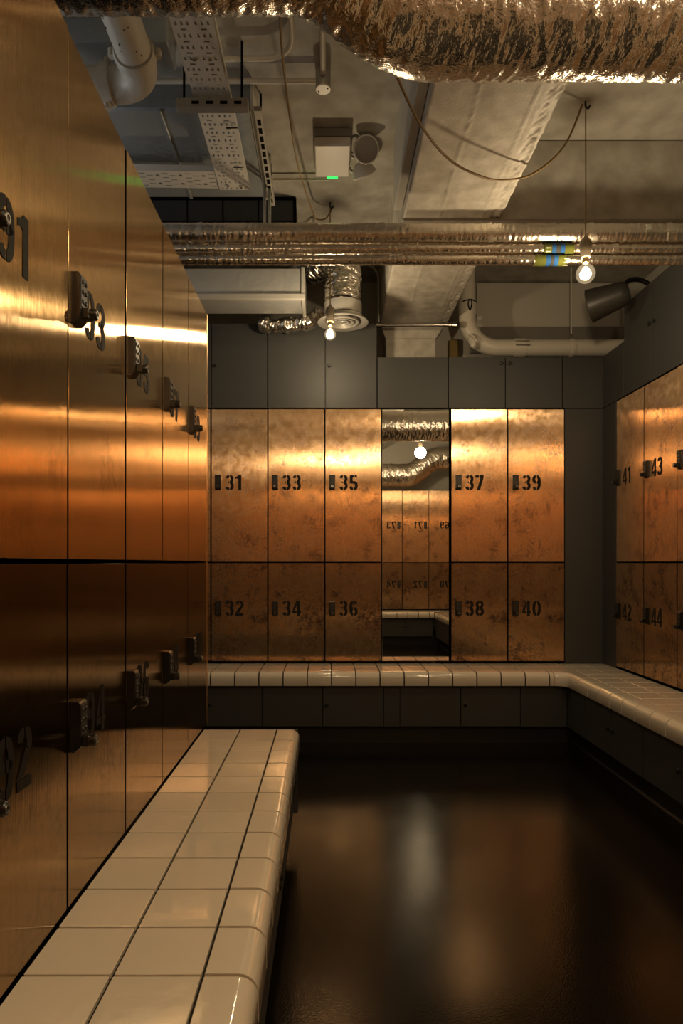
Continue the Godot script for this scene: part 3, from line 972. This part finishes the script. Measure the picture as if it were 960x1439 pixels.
# ------------------------------------------------------------------ ducts, pipes, trays under the ceiling
func foil_run(called: String, label: String, cat: String, pts: Array, radii_at: Callable, step: float, around: int, big: float, fine: float, sd: int, mat_: Material, stretch := 1.0) -> Node3D:
	var o := thing(called, label, cat, pts[0])
	var path := even_path(pts, step)
	var radii := []
	var loc := []
	for i in path.size():
		radii.append(radii_at.call(float(i) / (path.size() - 1), path[i]))
		loc.append(path[i] - pts[0])
	put("foil_wrap", foil_sheet(loc, radii, around, big, fine, sd, stretch), mat_, o)
	return o

func ring_band(parent: Node3D, called: String, at_: Vector3, axis: Vector3, r: float, width: float, mat_: Material) -> void:
	build(called, tube(mb(), [at_ - axis * width / 2, at_ + axis * width / 2], r, 28), mat_, parent)

func ceiling_services() -> void:
	# big foil ducts
	var left := Vector3(-2.6, EYE + 1.615, -1.80)
	var right := Vector3(1.900, EYE + 1.515, -1.88)
	var p := [left, Vector3(-0.12, left.y, left.z)]
	for i in 21:
		var t := i / 20.0
		p.append(Vector3(lerpf(-0.10, 0.30, t), lerpf(left.y, right.y, smoothstep(0, 1, t)), lerpf(left.z, right.z, smoothstep(0, 1, t))))
	p.append(right)
	foil_run("foil_duct", "large crinkled foil duct crossing the top of the view with an offset", "duct", p, func(_t, q): return lerpf(0.145, 0.165, smoothstep(-0.1, 0.3, q.x)), 0.007, 170, 0.0065, 0.0048, 3, M.foil, 1.35)
	var p2 := [Vector3(-0.45, EYE + 1.26, 0.36), Vector3(1.12, EYE + 1.26, 0.36)]
	for i in 13: p2.append(Vector3(lerpf(1.14, 1.60, i / 12.0), EYE + lerpf(1.26, 1.50, smoothstep(0, 1, i / 12.0)), 0.36))
	p2.append(Vector3(1.89, EYE + 1.50, 0.36))
	foil_run("foil_duct", "foil duct behind the camera seen in the mirror, rising toward the right", "duct", p2, func(_t, _q): return 0.165, 0.010, 110, 0.012, 0.006, 8, M.foil)

	# three foil pipes
	var pz := -3.38
	var names := ["thick foil lagged pipe, uppermost of the three crossing the room", "slim foil lagged pipe, middle of the three crossing the room", "slim foil lagged pipe, lowest of the three crossing the room"]
	var hs := [1.622, 1.537, 1.480]
	var rs := [0.056, 0.0245, 0.0235]
	var zs := [-3.40, -3.37, -3.36]
	for k in 3:
		var a := Vector3(-2.6, EYE + hs[k], zs[k])
		var bq := Vector3(1.898, EYE + hs[k], zs[k])
		var rr: float = rs[k]
		var o := foil_run("foil_pipe", names[k], "pipe", [a, bq], func(_t, _q): return rr, 0.0055, 44, 0.0030, 0.0026, 30 + k, M.foil_pipe, 3.4)
		var xs := [-0.98, -0.62, -0.13, 0.27, 0.80, 1.30, 1.68]
		for j in xs.size():
			if (j + k) % 2 == 0 or k == 0:
				ring_band(o, "tape_band", Vector3(xs[j] + 0.11 * k + 2.6, 0, 0), Vector3(1, 0.12, 0.1).normalized(), rr + 0.0028, 0.028, M.foil_tape)
		if k > 0:
			# coloured identification bands
			var s: float = 1.0 / (FOCAL / -zs[k])
			var base: float = (763.0 - 460.0) * s if k == 1 else (750.0 - 460.0) * s
			var widths := [["band_green", 11.0], ["band_blue", 6.0], ["band_black", 6.0], ["band_blue", 6.0], ["band_green", 13.0]] if k == 1 else [["band_green", 16.0], ["band_blue", 6.0], ["band_black", 5.0], ["band_blue", 6.0], ["band_green", 11.0]]
			var x := base
			for w in widths:
				var ww: float = w[1] * s
				ring_band(o, "colour_band", Vector3(x + ww / 2 + 2.6, 0, 0), Vector3.RIGHT, rr + 0.0036, ww - 0.0004, M[w[0]])
				x += ww
			# white arrows printed on the green band, pointing outwards along the pipe
			var ax: float = base + 5.5 * s if k == 1 else base + 44.5 * s
			var sgn := -1.0 if k == 1 else 1.0
			for row in 3:
				var st := mb()
				var a0 := deg_to_rad([-8.0, -42.0, -76.0][row])
				var R := rr + 0.0042
				var c := Vector3(ax + 2.6, sin(a0) * R, cos(a0) * R)
				var tang := Vector3(0, cos(a0), -sin(a0))
				var nrm := Vector3(0, sin(a0), cos(a0))
				var L := 0.013
				var xd := Vector3(sgn, 0, 0)
				quad(st, c - xd * L - tang * 0.0022, c + xd * 0.003 - tang * 0.0022, c + xd * 0.003 + tang * 0.0022, c - xd * L + tang * 0.0022, nrm)
				tri(st, c + xd * 0.003 - tang * 0.005, c + xd * L, c + xd * 0.003 + tang * 0.005, nrm)
				build("arrow_mark", st, M.band_white, o)
	var tg := build("paper_tag", cbox(mb(), Vector3.ZERO, Vector3(0.026, 0.024, 0.002), 0.0004), M.band_white, self, Vector3(1.565, EYE + 1.636, -3.341))
	tg.rotation.z = 0.08
	tag(tg, "small white paper tag on the thick foil pipe at right", "tag")

	# rectangular galvanised duct at left, its flexible foil spur and the round diffuser
	var rd := thing("metal_duct", "rectangular galvanised duct with a flanged end above the left cupboards", "duct", Vector3(-1.4, EYE + 1.665, -4.45))
	build("duct_body", span(mb(), Vector3(-1.15, 0.0, -0.14), Vector3(1.235, 0.185, 0.135), 0.003), M.galv_lit, rd)
	build("flange", span(mb(), Vector3(-1.15, -0.012, 0.120), Vector3(1.26, 0.022, 0.150), 0.002), M.galv_tray, rd)
	build("end_flange", span(mb(), Vector3(1.236, -0.008, -0.18), Vector3(1.258, 0.19, 0.145), 0.002), M.galv_tray, rd)
	var spur := curve([Vector3(-0.46, EYE + 1.635, -4.69), Vector3(-0.36, EYE + 1.615, -4.685), Vector3(-0.22, EYE + 1.63, -4.685), Vector3(-0.11, EYE + 1.65, -4.69), Vector3(-0.05, EYE + 1.72, -4.70)], 12)
	foil_run("flexible_duct", "crumpled flexible foil duct sagging under the galvanised duct", "duct", spur, func(t, _q): return 0.050 + 0.005 * sin(t * 19.0), 0.006, 80, 0.009, 0.010, 51, M.foil)
	var vp := curve([Vector3(0.10, EYE + 1.654, -4.40), Vector3(0.10, EYE + 1.75, -4.42), Vector3(0.10, EYE + 1.93, -4.46), Vector3(0.02, EYE + 2.05, -4.62), Vector3(-0.12, EYE + 2.06, -4.80)], 10)
	var fd := foil_run("flexible_duct", "upright foil wrapped duct dropping to the round air diffuser", "duct", vp, func(_t, _q): return 0.116, 0.005, 120, 0.012, 0.011, 61, M.foil)
	build("collar", lathe(mb(), [Vector2(0.116, 0.004), Vector2(0.121, 0.004), Vector2(0.121, -0.068), Vector2(0.117, -0.068)], Transform3D(), 36), M.steel_dull, fd)
	var df := thing("air_diffuser", "round metal air diffuser with concentric rings below the foil duct", "vent", Vector3(0.10, EYE + 1.54, -4.40))
	build("outer_ring", lathe(mb(), [Vector2(0.120, 0.04), Vector2(0.122, 0.022), Vector2(0.150, 0.012), Vector2(0.162, 0.002), Vector2(0.163, -0.003), Vector2(0.155, -0.004), Vector2(0.118, 0.012), Vector2(0.112, 0.03)], Transform3D(), 40), M.steel_dull, df)
	for k in 3:
		var r0: float = 0.100 - 0.030 * k
		build("inner_ring", lathe(mb(), [Vector2(r0 - 0.018, 0.024), Vector2(r0, 0.004), Vector2(r0 + 0.004, -0.004), Vector2(r0 - 0.004, -0.006), Vector2(r0 - 0.022, 0.018)], Transform3D(), 36), M.steel_dull, df)
	build("centre_plate", lathe(mb(), [Vector2(0, -0.003), Vector2(0.018, -0.004), Vector2(0.020, 0.002), Vector2(0, 0.004)], Transform3D(), 24), M.steel_dull, df)

	# dark panelled box above it
	var dp := thing("panelled_box", "dark grey panelled bulkhead box behind the cable trays", "bulkhead", Vector3(-1.3, EYE + 1.86, -4.165))
	build("box_body", span(mb(), Vector3(-1.2, 0, -0.10), Vector3(1.115, 0.280, 0.12)), M.dark_gap, dp)
	for k in 11:
		build("panel", cbox(mb(), Vector3(1.000 - 0.209 * k, 0.213, 0.122), Vector3(0.200, 0.122, 0.012), 0.002), M.dark_panel, dp)
		build("panel", cbox(mb(), Vector3(1.000 - 0.209 * k, 0.074, 0.122), Vector3(0.200, 0.142, 0.012), 0.002), M.dark_panel, dp)
	build("rim", cbox(mb(), Vector3(-0.04, 0.281, 0.128), Vector3(2.31, 0.012, 0.02), 0.001), M.dark, dp)
	build("rim", cbox(mb(), Vector3(1.112, 0.141, 0.128), Vector3(0.012, 0.28, 0.02), 0.001), M.dark, dp)

	# broad flat galvanised duct against the ceiling at left
	var gd := thing("metal_duct", "broad flat bluish galvanised duct behind the cast pipe bend", "duct", Vector3(-1.0, EYE + 2.0, -3.42))
	build("duct_body", span(mb(), Vector3(-1.0, 0.02, -0.38), Vector3(0.660, 0.146, 0.36), 0.01), M.galv, gd)
	build("seam_rib", span(mb(), Vector3(0.24, 0.012, -0.38), Vector3(0.256, 0.022, 0.36), 0.002), M.galv, gd)
	build("end_flange", span(mb(), Vector3(0.655, 0.012, -0.385), Vector3(0.672, 0.148, 0.365), 0.002), M.galv_tray, gd)
	var tk := build("trunking", span(mb(), Vector3(-2.0, EYE + 2.05, -2.86), Vector3(-0.63, SLAB - 0.002, -2.70), 0.004), M.galv, self)
	tag(tk, "rectangular metal trunking along the ceiling beside the cast pipe", "trunking")

	# cast iron waste pipe with bend, left
	var cp := thing("cast_pipe", "thick rust spotted cast pipe bending away at top left", "pipe", Vector3(-0.73, EYE + 1.93, -1.4))
	var pr := 0.066
	build("pipe", tube(mb(), [Vector3(0, 0.03, 0.5), Vector3(0.0, 0, -1.22)], pr, 32), M.cast, cp)
	var bend := []
	for i in 13:
		var a := PI / 2 * i / 12.0
		bend.append(Vector3(-0.115 + 0.115 * cos(a), -0.005, -1.25 - 0.115 * sin(a)))
	build("bend", tube(mb(), [Vector3(0, 0, -1.19)] + bend + [Vector3(-0.17, -0.005, -1.365)], 0.069, 32), M.cast, cp)
	for cdef in [[Vector3(0, 0, -1.205), Vector3(0, 0, 1)], [Vector3(-0.155, -0.005, -1.365), Vector3(1, 0, 0)]]:
		var cc: Vector3 = cdef[0]
		var ca: Vector3 = cdef[1]
		var col := build("pipe_collar", tube(mb(), [cc - ca * 0.022, cc - ca * 0.016, cc + ca * 0.016, cc + ca * 0.022], [0.074, 0.080, 0.080, 0.074], 32), M.cast, cp)
		for sgn in [-1.0, 1.0]:
			var side := Vector3(sgn * 0.088, 0, 0) if ca.z != 0 else Vector3(0, sgn * 0.088, 0)
			build("collar_bolt", tube(mb(), [cc + side - Vector3(0, 0.012, 0), cc + side + Vector3(0, 0.018, 0)], 0.014, 12), M.cast, cp)
	build("pipe_branch", tube(mb(), [Vector3(-0.17, -0.005, -1.365), Vector3(-0.95, -0.005, -1.365)], pr, 28), M.cast, cp)
	var sp := mb()
	var rr2 := RandomNumberGenerator.new()
	rr2.seed = 77
	for i in 46:
		var a := rr2.randf_range(-2.6, -0.4)
		var zz := rr2.randf_range(-1.17, -0.2)
		var d := Vector3(cos(a), sin(a), 0)
		cbox(sp, d * (pr + 0.0003) + Vector3(0, 0.03 * (zz + 1.22) / 1.72, zz), Vector3.ONE * rr2.randf_range(0.002, 0.006))
	tag(build("rust_spots", sp, M.rust, cp), "", "", "", "stuff")

	# cable trays
	var six := []
	for x in [-0.060, -0.039, -0.018, 0.012, 0.034, 0.056]: six.append([x, 0.0085, 0.017])
	var rows1 := [six, [[-0.037, 0.021, 0.0085], [0.036, 0.021, 0.0085]]]
	var t1 := thing("cable_tray", "slotted metal cable tray running away under the ceiling at left", "cable tray", Vector3(-0.475, EYE + 1.92, -3.535))
	build("tray_plate", slotted_plate(0.152, 1.15, rows1, 0.0285), M.galv_tray, t1)
	var t1b := build("tray_plate", slotted_plate(0.152, 1.15, rows1, 0.0285), M.galv_tray, t1, Vector3(-0.004, -0.006, 0.80))
	for sx in [-1.0, 1.0]:
		build("tray_side", span(mb(), Vector3(sx * 0.0765 - 0.0008, 0, 0), Vector3(sx * 0.0765 + 0.0008, 0.025, 1.95)), M.galv_tray, t1)
	for q in [Vector3(-0.03, -0.002, 0.045), Vector3(0.035, -0.002, 0.03), Vector3(-0.03, -0.009, 0.93), Vector3(0.03, -0.009, 0.93)]:
		build("tray_bolt", tube(mb(), [q + Vector3(0, -0.004, 0), q + Vector3(0, 0.004, 0)], 0.008, 10), M.steel, t1)
	for q in [[0.22, 0.02], [0.52, 0.03], [1.62, 0.0]]:
		build("cable_tie", tube(mb(), curve([Vector3(0.0 + q[1], -0.010, q[0]), Vector3(0.025 + q[1], -0.013, q[0] + 0.004), Vector3(0.05 + q[1], -0.008, q[0] - 0.003)], 4), 0.003, 6), M.black, t1)
	var t2 := thing("cable_tray", "slotted metal cable tray crossing behind the lengthways tray", "cable tray", Vector3(-0.56, EYE + 1.925, -3.455))
	var rows2 := [[[-0.056, 0.0075, 0.030], [-0.020, 0.0075, 0.030], [0.016, 0.0075, 0.030], [0.052, 0.0075, 0.030]], [[-0.038, 0.016, 0.016], [0.036, 0.016, 0.016]], [[-0.040, 0.0075, 0.030], [-0.004, 0.0075, 0.030], [0.034, 0.0075, 0.030]]]
	var pl := build("tray_plate", slotted_plate(0.15, 1.5, rows2, 0.038), M.galv_tray, t2)
	pl.rotation.y = -PI / 2 + 0.03
	for sx in [-1.0, 1.0]:
		var sd := build("tray_side", span(mb(), Vector3(sx * 0.0755 - 0.0008, 0, 0), Vector3(sx * 0.0755 + 0.0008, 0.03, 1.5)), M.galv_tray, t2)
		sd.rotation.y = -PI / 2 + 0.03

	# strut bracket that carries the tray, with two drop rods
	var sb := thing("strut_bracket", "slotted steel strut with drop rods carrying the cable tray", "bracket", Vector3(-0.46, EYE + 1.885, -2.83))
	build("channel", span(mb(), Vector3(-0.16, -0.020, -0.02), Vector3(0.135, 0.018, 0.022), 0.002), M.strut, sb)
	for k in 4: build("slot", span(mb(), Vector3(-0.095 + 0.058 * k, -0.008, 0.0215), Vector3(-0.065 + 0.058 * k, 0.004, 0.0232)), M.dark, sb)
	for sx in [-0.13, 0.108]: build("drop_rod", tube(mb(), [Vector3(sx, 0, 0), Vector3(sx, 0.265, 0)], 0.005, 8), M.dark, sb)

	# conduits and the round ceiling box
	var cz := -2.80
	var c1 := build("conduit", tube(mb(), [Vector3(-1.3, EYE + 2.105, -3.0), Vector3(-0.05, EYE + 2.105, -3.0)], 0.0115, 14), M.cast, self)
	tag(c1, "long painted conduit running left from the round ceiling box", "conduit")
	var c2 := build("conduit", tube(mb(), curve([Vector3(-0.018, EYE + 2.105, -1.2), Vector3(-0.018, EYE + 2.105, -2.4), Vector3(-0.018, EYE + 2.105, -2.95)], 3), 0.012, 14), M.cast, self)
	tag(c2, "straight painted conduit coming from the duct to the round ceiling box", "conduit")
	var bp := [Vector3(-0.140, EYE + 2.10, -1.2), Vector3(-0.140, EYE + 2.10, -2.62)]
	for i in 9:
		var a := PI / 2 * i / 8.0
		bp.append(Vector3(-0.26 + 0.12 * cos(a), EYE + 2.10, -2.74 - 0.12 * sin(a)))
	bp.append(Vector3(-0.57, EYE + 2.10, -2.862))
	var c3 := build("conduit", tube(mb(), bp, 0.0115, 14), M.cast, self)
	tag(c3, "painted conduit with a swept bend toward the cable tray", "conduit")
	var jb := thing("ceiling_box", "round ceiling conduit box with a pale lid", "junction box", Vector3(-0.018, EYE + 2.07, -3.0))
	build("box_body", lathe(mb(), [Vector2(0, 0.08), Vector2(0.033, 0.08), Vector2(0.033, 0.004), Vector2(0.031, 0.0), Vector2(0, 0.0)], Transform3D(), 24), M.strut, jb)
	build("lid", lathe(mb(), [Vector2(0, -0.004), Vector2(0.032, -0.004), Vector2(0.034, -0.001), Vector2(0.034, 0.001), Vector2(0, 0.001)], Transform3D(), 24), M.white_plastic, jb)
	for sx in [-1.0, 1.0]: build("lid_screw", cbox(mb(), Vector3(sx * 0.02, -0.0045, sx * 0.010), Vector3(0.006, 0.002, 0.006)), M.dark, jb)
	var c4 := build("conduit", tube(mb(), [Vector3(-0.30, EYE + 2.12, -3.80), Vector3(0.01, EYE + 2.12, -3.80)], 0.008, 10), M.cast, self)
	tag(c4, "thin conduit feeding the emergency light from the left", "conduit")
	var c5 := build("conduit", tube(mb(), [Vector3(-0.085, EYE + 1.84, -4.25), Vector3(-0.085, SLAB - 0.005, -4.25)], 0.007, 10), M.cast, self)
	tag(c5, "thin upright conduit behind the looped cable", "conduit")
	# two bright upright conduits and the slotted hanger
	for k in 2:
		var o := build("conduit", tube(mb(), [Vector3(-0.330 + 0.026 * k, EYE + 1.58, -3.62), Vector3(-0.330 + 0.026 * k, SLAB - 0.002, -3.62)], 0.0085, 12), M.steel, self)
		tag(o, ["bright upright steel conduit, left of the pair behind the foil pipes", "bright upright steel conduit, right of the pair behind the foil pipes"][k], "conduit")
	var hg := thing("slotted_hanger", "dark slotted strut hanging past the end of the broad duct", "bracket", Vector3(-0.305, EYE + 1.985, -3.1))
	build("channel", span(mb(), Vector3(-0.017, -0.01, -0.70), Vector3(0.017, 0.012, 0.10), 0.002), M.strut, hg)
	for k in 12: build("slot", span(mb(), Vector3(-0.008, -0.0112, -0.66 + 0.06 * k), Vector3(0.008, -0.0098, -0.62 + 0.06 * k)), M.dark, hg)
	build("rod", tube(mb(), [Vector3(0, 0, -0.05), Vector3(0, 0.165, -0.05)], 0.005, 8), M.dark, hg)
	build("rod", tube(mb(), [Vector3(0, 0, -0.60), Vector3(0, 0.165, -0.60)], 0.005, 8), M.dark, hg)

	# emergency light
	var e := thing("emergency_light", "white box emergency light with two round spot heads and a green indicator", "emergency light", Vector3(0.027, EYE + 2.064, -3.535))
	build("back_plate", span(mb(), Vector3(-0.094, 0.045, -0.15), Vector3(0.094, 0.085, 0.150), 0.006), M.grey_plastic, e)
	build("housing", span(mb(), Vector3(-0.090, 0.0, -0.140), Vector3(0.088, 0.046, 0.138), 0.005), M.white_plastic, e)
	build("green_indicator_light", span(mb(), Vector3(-0.030, -0.003, -0.154), Vector3(0.030, 0.012, -0.138), 0.002), M.led_green, e)
	var gl := OmniLight3D.new()
	gl.name = "indicator_light"
	gl.light_color = Color(0.08, 1.0, 0.40)
	gl.light_energy = 0.0010
	gl.light_size = 0.02
	gl.omni_range = 8.0
	gl.omni_attenuation = 2.0
	gl.shadow_enabled = true
	gl.position = Vector3(0, 0.0, -0.185)
	e.add_child(gl)
	for k in 2:
		var head := Node3D.new()
		head.name = "spot_head"
		e.add_child(head, true)
		head.position = [Vector3(0.168, 0.016, 0.080), Vector3(0.166, -0.010, -0.085)][k]
		head.basis = Basis.from_euler([Vector3(deg_to_rad(-62), 0, deg_to_rad(8)), Vector3(deg_to_rad(38), 0, deg_to_rad(22))][k])
		# head axis is local -y: lens down
		build("shell", lathe(mb(), [Vector2(0, 0.055), Vector2(0.030, 0.052), Vector2(0.052, 0.030), Vector2(0.062, 0.004), Vector2(0.064, -0.006), Vector2(0.058, -0.008)], Transform3D(), 28), M.white_plastic if k == 1 else M.grey_plastic, head)
		build("spot_lens", lathe(mb(), [Vector2(0, -0.010), Vector2(0.040, -0.009), Vector2(0.059, -0.006), Vector2(0.059, -0.002), Vector2(0, -0.002)], Transform3D(), 28), M.lens, head)
		build("rim", lathe(mb(), [Vector2(0.058, -0.010), Vector2(0.064, -0.009), Vector2(0.066, -0.002), Vector2(0.062, 0.004)], Transform3D(), 28), M.white_plastic, head)
		build("head_arm", tube(mb(), curve([Vector3(0.088, 0.03, [0.02, -0.10][k]), Vector3(0.105, 0.012, [0.02, -0.11][k]), Vector3(0.125, 0.03, [0.01, -0.12][k])], 5), 0.008, 8), M.white_plastic, e)

	# swagged cables
	var k1 := build("power_cable", tube(mb(), curve([Vector3(-0.14, EYE + 1.78, -1.95), Vector3(-0.158, EYE + 1.79, -2.35), Vector3(-0.155, EYE + 1.85, -2.85), Vector3(-0.140, EYE + 1.925, -3.35), Vector3(-0.083, EYE + 2.03, -3.98), Vector3(-0.055, EYE + 2.045, -4.09), Vector3(-0.005, EYE + 2.075, -4.13), Vector3(0.030, EYE + 2.132, -4.115)], 8), 0.0042, 8), M.cable, self)
	tag(k1, "brown cable looping past the emergency light to the far bulb's hook", "cable")
	var k2 := build("power_cable", tube(mb(), curve([Vector3(0.16, EYE + 1.70, -2.12), Vector3(0.205, EYE + 1.70, -2.30), Vector3(0.33, EYE + 1.63, -2.52), Vector3(0.475, EYE + 1.605, -2.72), Vector3(0.63, EYE + 1.60, -2.84), Vector3(0.76, EYE + 1.645, -2.95), Vector3(0.915, EYE + 1.725, -3.04), Vector3(1.08, EYE + 1.90, -3.13), Vector3(1.185, EYE + 2.128, -3.19)], 8), 0.0048, 8), M.cable, self)
	tag(k2, "brown cable swagged below the concrete beam to the right bulb's hook", "cable")
	for q in [Vector3(0.017, EYE + 2.14, -4.10), Vector3(1.204, EYE + 2.14, -3.20)]:
		var hk := build("cable_hook", tube(mb(), curve([q + Vector3(0, 0.012, 0), q + Vector3(0, -0.012, 0), q + Vector3(0.012, -0.022, 0), q + Vector3(0.02, -0.008, 0)], 4), 0.005, 8), M.black, self)
		tag(hk, "small black ceiling hook holding the %s bulb's cord" % ("far" if q.x < 0.5 else "right"), "hook")

	# conduit across the beam end, with couplings
	var cb := thing("conduit", "horizontal steel conduit with end couplings across the beam end", "conduit", Vector3(0.365, EYE + 1.69, -4.89))
	build("pipe", tube(mb(), [Vector3(0, 0, 0), Vector3(0.54, 0.004, 0)], 0.0105, 14), M.steel, cb)
	for q in [[0.0, 0.022], [0.54, 0.022], [0.03, 0.014], [0.515, 0.014]]:
		build("coupling", tube(mb(), [Vector3(q[0] - 0.016, 0.002, 0), Vector3(q[0] + 0.016, 0.002, 0)], q[1], 16), M.steel, cb)
	build("upright", tube(mb(), curve([Vector3(0, 0.02, 0), Vector3(0, 0.25, 0), Vector3(-0.004, 0.36, 0.0), Vector3(-0.05, 0.42, 0.0), Vector3(-0.14, 0.44, 0)], 5), 0.0105, 12), M.strut, cb)

	# grey waste pipe at the back right
	var wp := thing("waste_pipe", "pale waste pipe dropping and bending right above lockers 37 and 39", "pipe", Vector3(1.02, EYE + 1.565, -5.0))
	var wr := 0.060
	build("upright_pipe", tube(mb(), [Vector3(0, 0.26, 0), Vector3(0, SLAB - EYE - 1.565, 0)], 0.055, 28), M.cast_light, wp)
	var wb := [Vector3(0, 0.27, 0)]
	for i in 11:
		var a := PI / 2 * i / 10.0
		wb.append(Vector3(0.22 - 0.22 * cos(a), 0.22 - 0.22 * sin(a), 0))
	build("bend", tube(mb(), wb, wr, 28), M.cast_light, wp)
	build("level_pipe", tube(mb(), [Vector3(0.21, 0, 0), Vector3(1.37, 0, 0)], wr, 28), M.cast_light, wp)
	for q in [[Vector3(0, 0.285, 0), Vector3.UP, 0.10], [Vector3(0.375, 0, 0), Vector3.RIGHT, 0.09]]:
		build("pipe_collar", tube(mb(), [q[0] - q[1] * q[2] / 2, q[0] - q[1] * (q[2] / 2 - 0.006), q[0] + q[1] * (q[2] / 2 - 0.006), q[0] + q[1] * q[2] / 2], [wr, wr + 0.007, wr + 0.007, wr], 28), M.cast_light, wp)
	for q in [Vector3(0.385, 0.03, 0.06), Vector3(0.385, 0.0, 0.068)]:
		build("collar_bolt", tube(mb(), [q - Vector3(0.05, 0, 0), q + Vector3(0.05, 0, 0)], 0.005, 8), M.steel, wp)
	build("clip", tube(mb(), curve([Vector3(-0.06, 0.315, 0.02), Vector3(-0.03, 0.322, 0.062), Vector3(0.02, 0.325, 0.068), Vector3(0.06, 0.32, 0.03)], 4), 0.0045, 6), M.dark, wp)
	build("clip", tube(mb(), curve([Vector3(0.0, 0.33, 0.070), Vector3(-0.008, 0.29, 0.072), Vector3(0.006, 0.25, 0.072), Vector3(0.018, 0.30, 0.072), Vector3(0.012, 0.33, 0.070)], 4), 0.004, 6), M.dark, wp)
	var hatch := build("access_cover", lathe(mb(), [Vector2(0, 0.03), Vector2(0.040, 0.028), Vector2(0.052, 0.018), Vector2(0.055, 0.0), Vector2(0.030, 0.0)], Transform3D(), 28), M.cast_light, wp, Vector3(0.035, 0.04, 0.045))
	hatch.basis = Basis.from_euler(Vector3(deg_to_rad(70), 0, deg_to_rad(40))) * Basis.from_scale(Vector3(0.6, 1, 1.25))
	build("hatch_handle", tube(mb(), curve([Vector3(0.005, 0.075, 0.072), Vector3(0.028, 0.05, 0.092), Vector3(0.055, 0.015, 0.088)], 4), 0.007, 8), M.cast_light, wp)
	ring_band(wp, "hanger_ring", Vector3(0.757, 0, 0), Vector3.RIGHT, wr + 0.006, 0.022, M.cast_light)
	build("hanger_rod", tube(mb(), [Vector3(0.757, 0.06, 0), Vector3(0.757, SLAB - EYE - 1.566, 0)], 0.006, 8), M.cast_light, wp)
	build("hanger_nut", tube(mb(), [Vector3(0.757, 0.06, 0), Vector3(0.757, 0.10, 0)], 0.013, 8), M.steel, wp)
	# board on the wall and the ledge below it
	var wbd := build("wall_board", span(mb(), Vector3(1.14, EYE + 1.80, BACK + 0.001), Vector3(2.27, EYE + 2.135, BACK + 0.03), 0.002), M.board, self)
	tag(wbd, "pale flat board on the wall behind the waste pipe", "board")
	var ldg := build("wall_ledge", span(mb(), Vector3(1.09, EYE + 1.60, BACK + 0.001), Vector3(2.38, EYE + 1.795, BACK + 0.06), 0.006), M.grey_plastic, self)
	tag(ldg, "dark rough ledge along the wall behind the waste pipe", "ledge")
	var ins := build("insulation_strip", span(mb(), Vector3(0.93, EYE + 1.38, BACK), Vector3(1.00, EYE + 1.70, BACK + 0.06), 0.01), M.yellow, self)
	tag(ins, "yellowish insulation strip in the dark gap behind the waste pipe bend", "insulation")

	# speaker on a curved bracket at the right
	var s := thing("loudspeaker", "dark tapered loudspeaker on a curved bracket above the right cupboards", "speaker", Vector3(1.70, EYE + 1.60, -4.18))
	var body := build("cabinet", lathe(mb(), [Vector2(0, 0.135), Vector2(0.050, 0.130), Vector2(0.066, 0.115), Vector2(0.074, 0.09), Vector2(0.100, -0.09), Vector2(0.103, -0.10), Vector2(0.096, -0.104), Vector2(0.088, -0.100), Vector2(0, -0.098)], Transform3D(Basis(), Vector3.ZERO), 28), M.black_face, s)
	body.rotation = Vector3(0, deg_to_rad(-32), deg_to_rad(-79))
	var bpts := curve([Vector3(0.085, 0.045, 0.02), Vector3(0.12, 0.105, 0.02), Vector3(0.19, 0.125, 0.0), Vector3(0.26, 0.095, 0.0), Vector3(0.30, 0.04, 0)], 6)
	build("bracket", tube(mb(), bpts, 0.014, 10), M.black, s)
	build("bracket_foot", span(mb(), Vector3(0.27, 0.03, -0.04), Vector3(0.34, 0.06, 0.04), 0.004), M.black, s)

func lamps() -> void:
	pendant("bare lit bulb hanging in front of the round air diffuser", Vector3(0.017, EYE + 1.364, -4.10), SLAB - 0.01, 0.55, 0.034)
	pendant("bare lit globe bulb hanging at right before the foil pipes", Vector3(1.204, EYE + 1.347, -3.20), SLAB, 0.75, 0.044)
	pendant("bare lit bulb reflected as a star high in the narrow mirror", Vector3(1.148, EYE + 1.35, -1.04), SLAB, 1.15, 0.060, 0.068)
	pendant("bare lit bulb hanging behind the camera near the left bank", Vector3(0.12, EYE + 1.35, -0.30), SLAB, 1.0, 0.060, 0.060)
	# cool tube light in the aisle behind the left bank
	var t := thing("strip_light", "cool white strip light in the aisle behind the near locker bank", "light", Vector3(-1.95, EYE + 1.35, -2.9))
	build("light_body", span(mb(), Vector3(-0.04, -0.06, -0.62), Vector3(0.04, -0.012, 0.62), 0.004), M.white_plastic, t)
	build("light_tube", tube(mb(), [Vector3(0, 0, -0.60), Vector3(0, 0, 0.60)], 0.013, 12), M.led_white, t)
	var a := AreaLight3D.new()
	a.name = "strip_glow"
	a.area_size = Vector2(0.03, 1.2)
	a.light_color = Color(0.92, 0.97, 1.0).linear_to_srgb()
	a.light_energy = 1.5
	a.area_range = 12.0
	a.area_attenuation = 2.0
	a.shadow_enabled = true
	a.position = Vector3(0, 0.018, 0)
	a.rotation.x = PI / 2
	t.add_child(a)
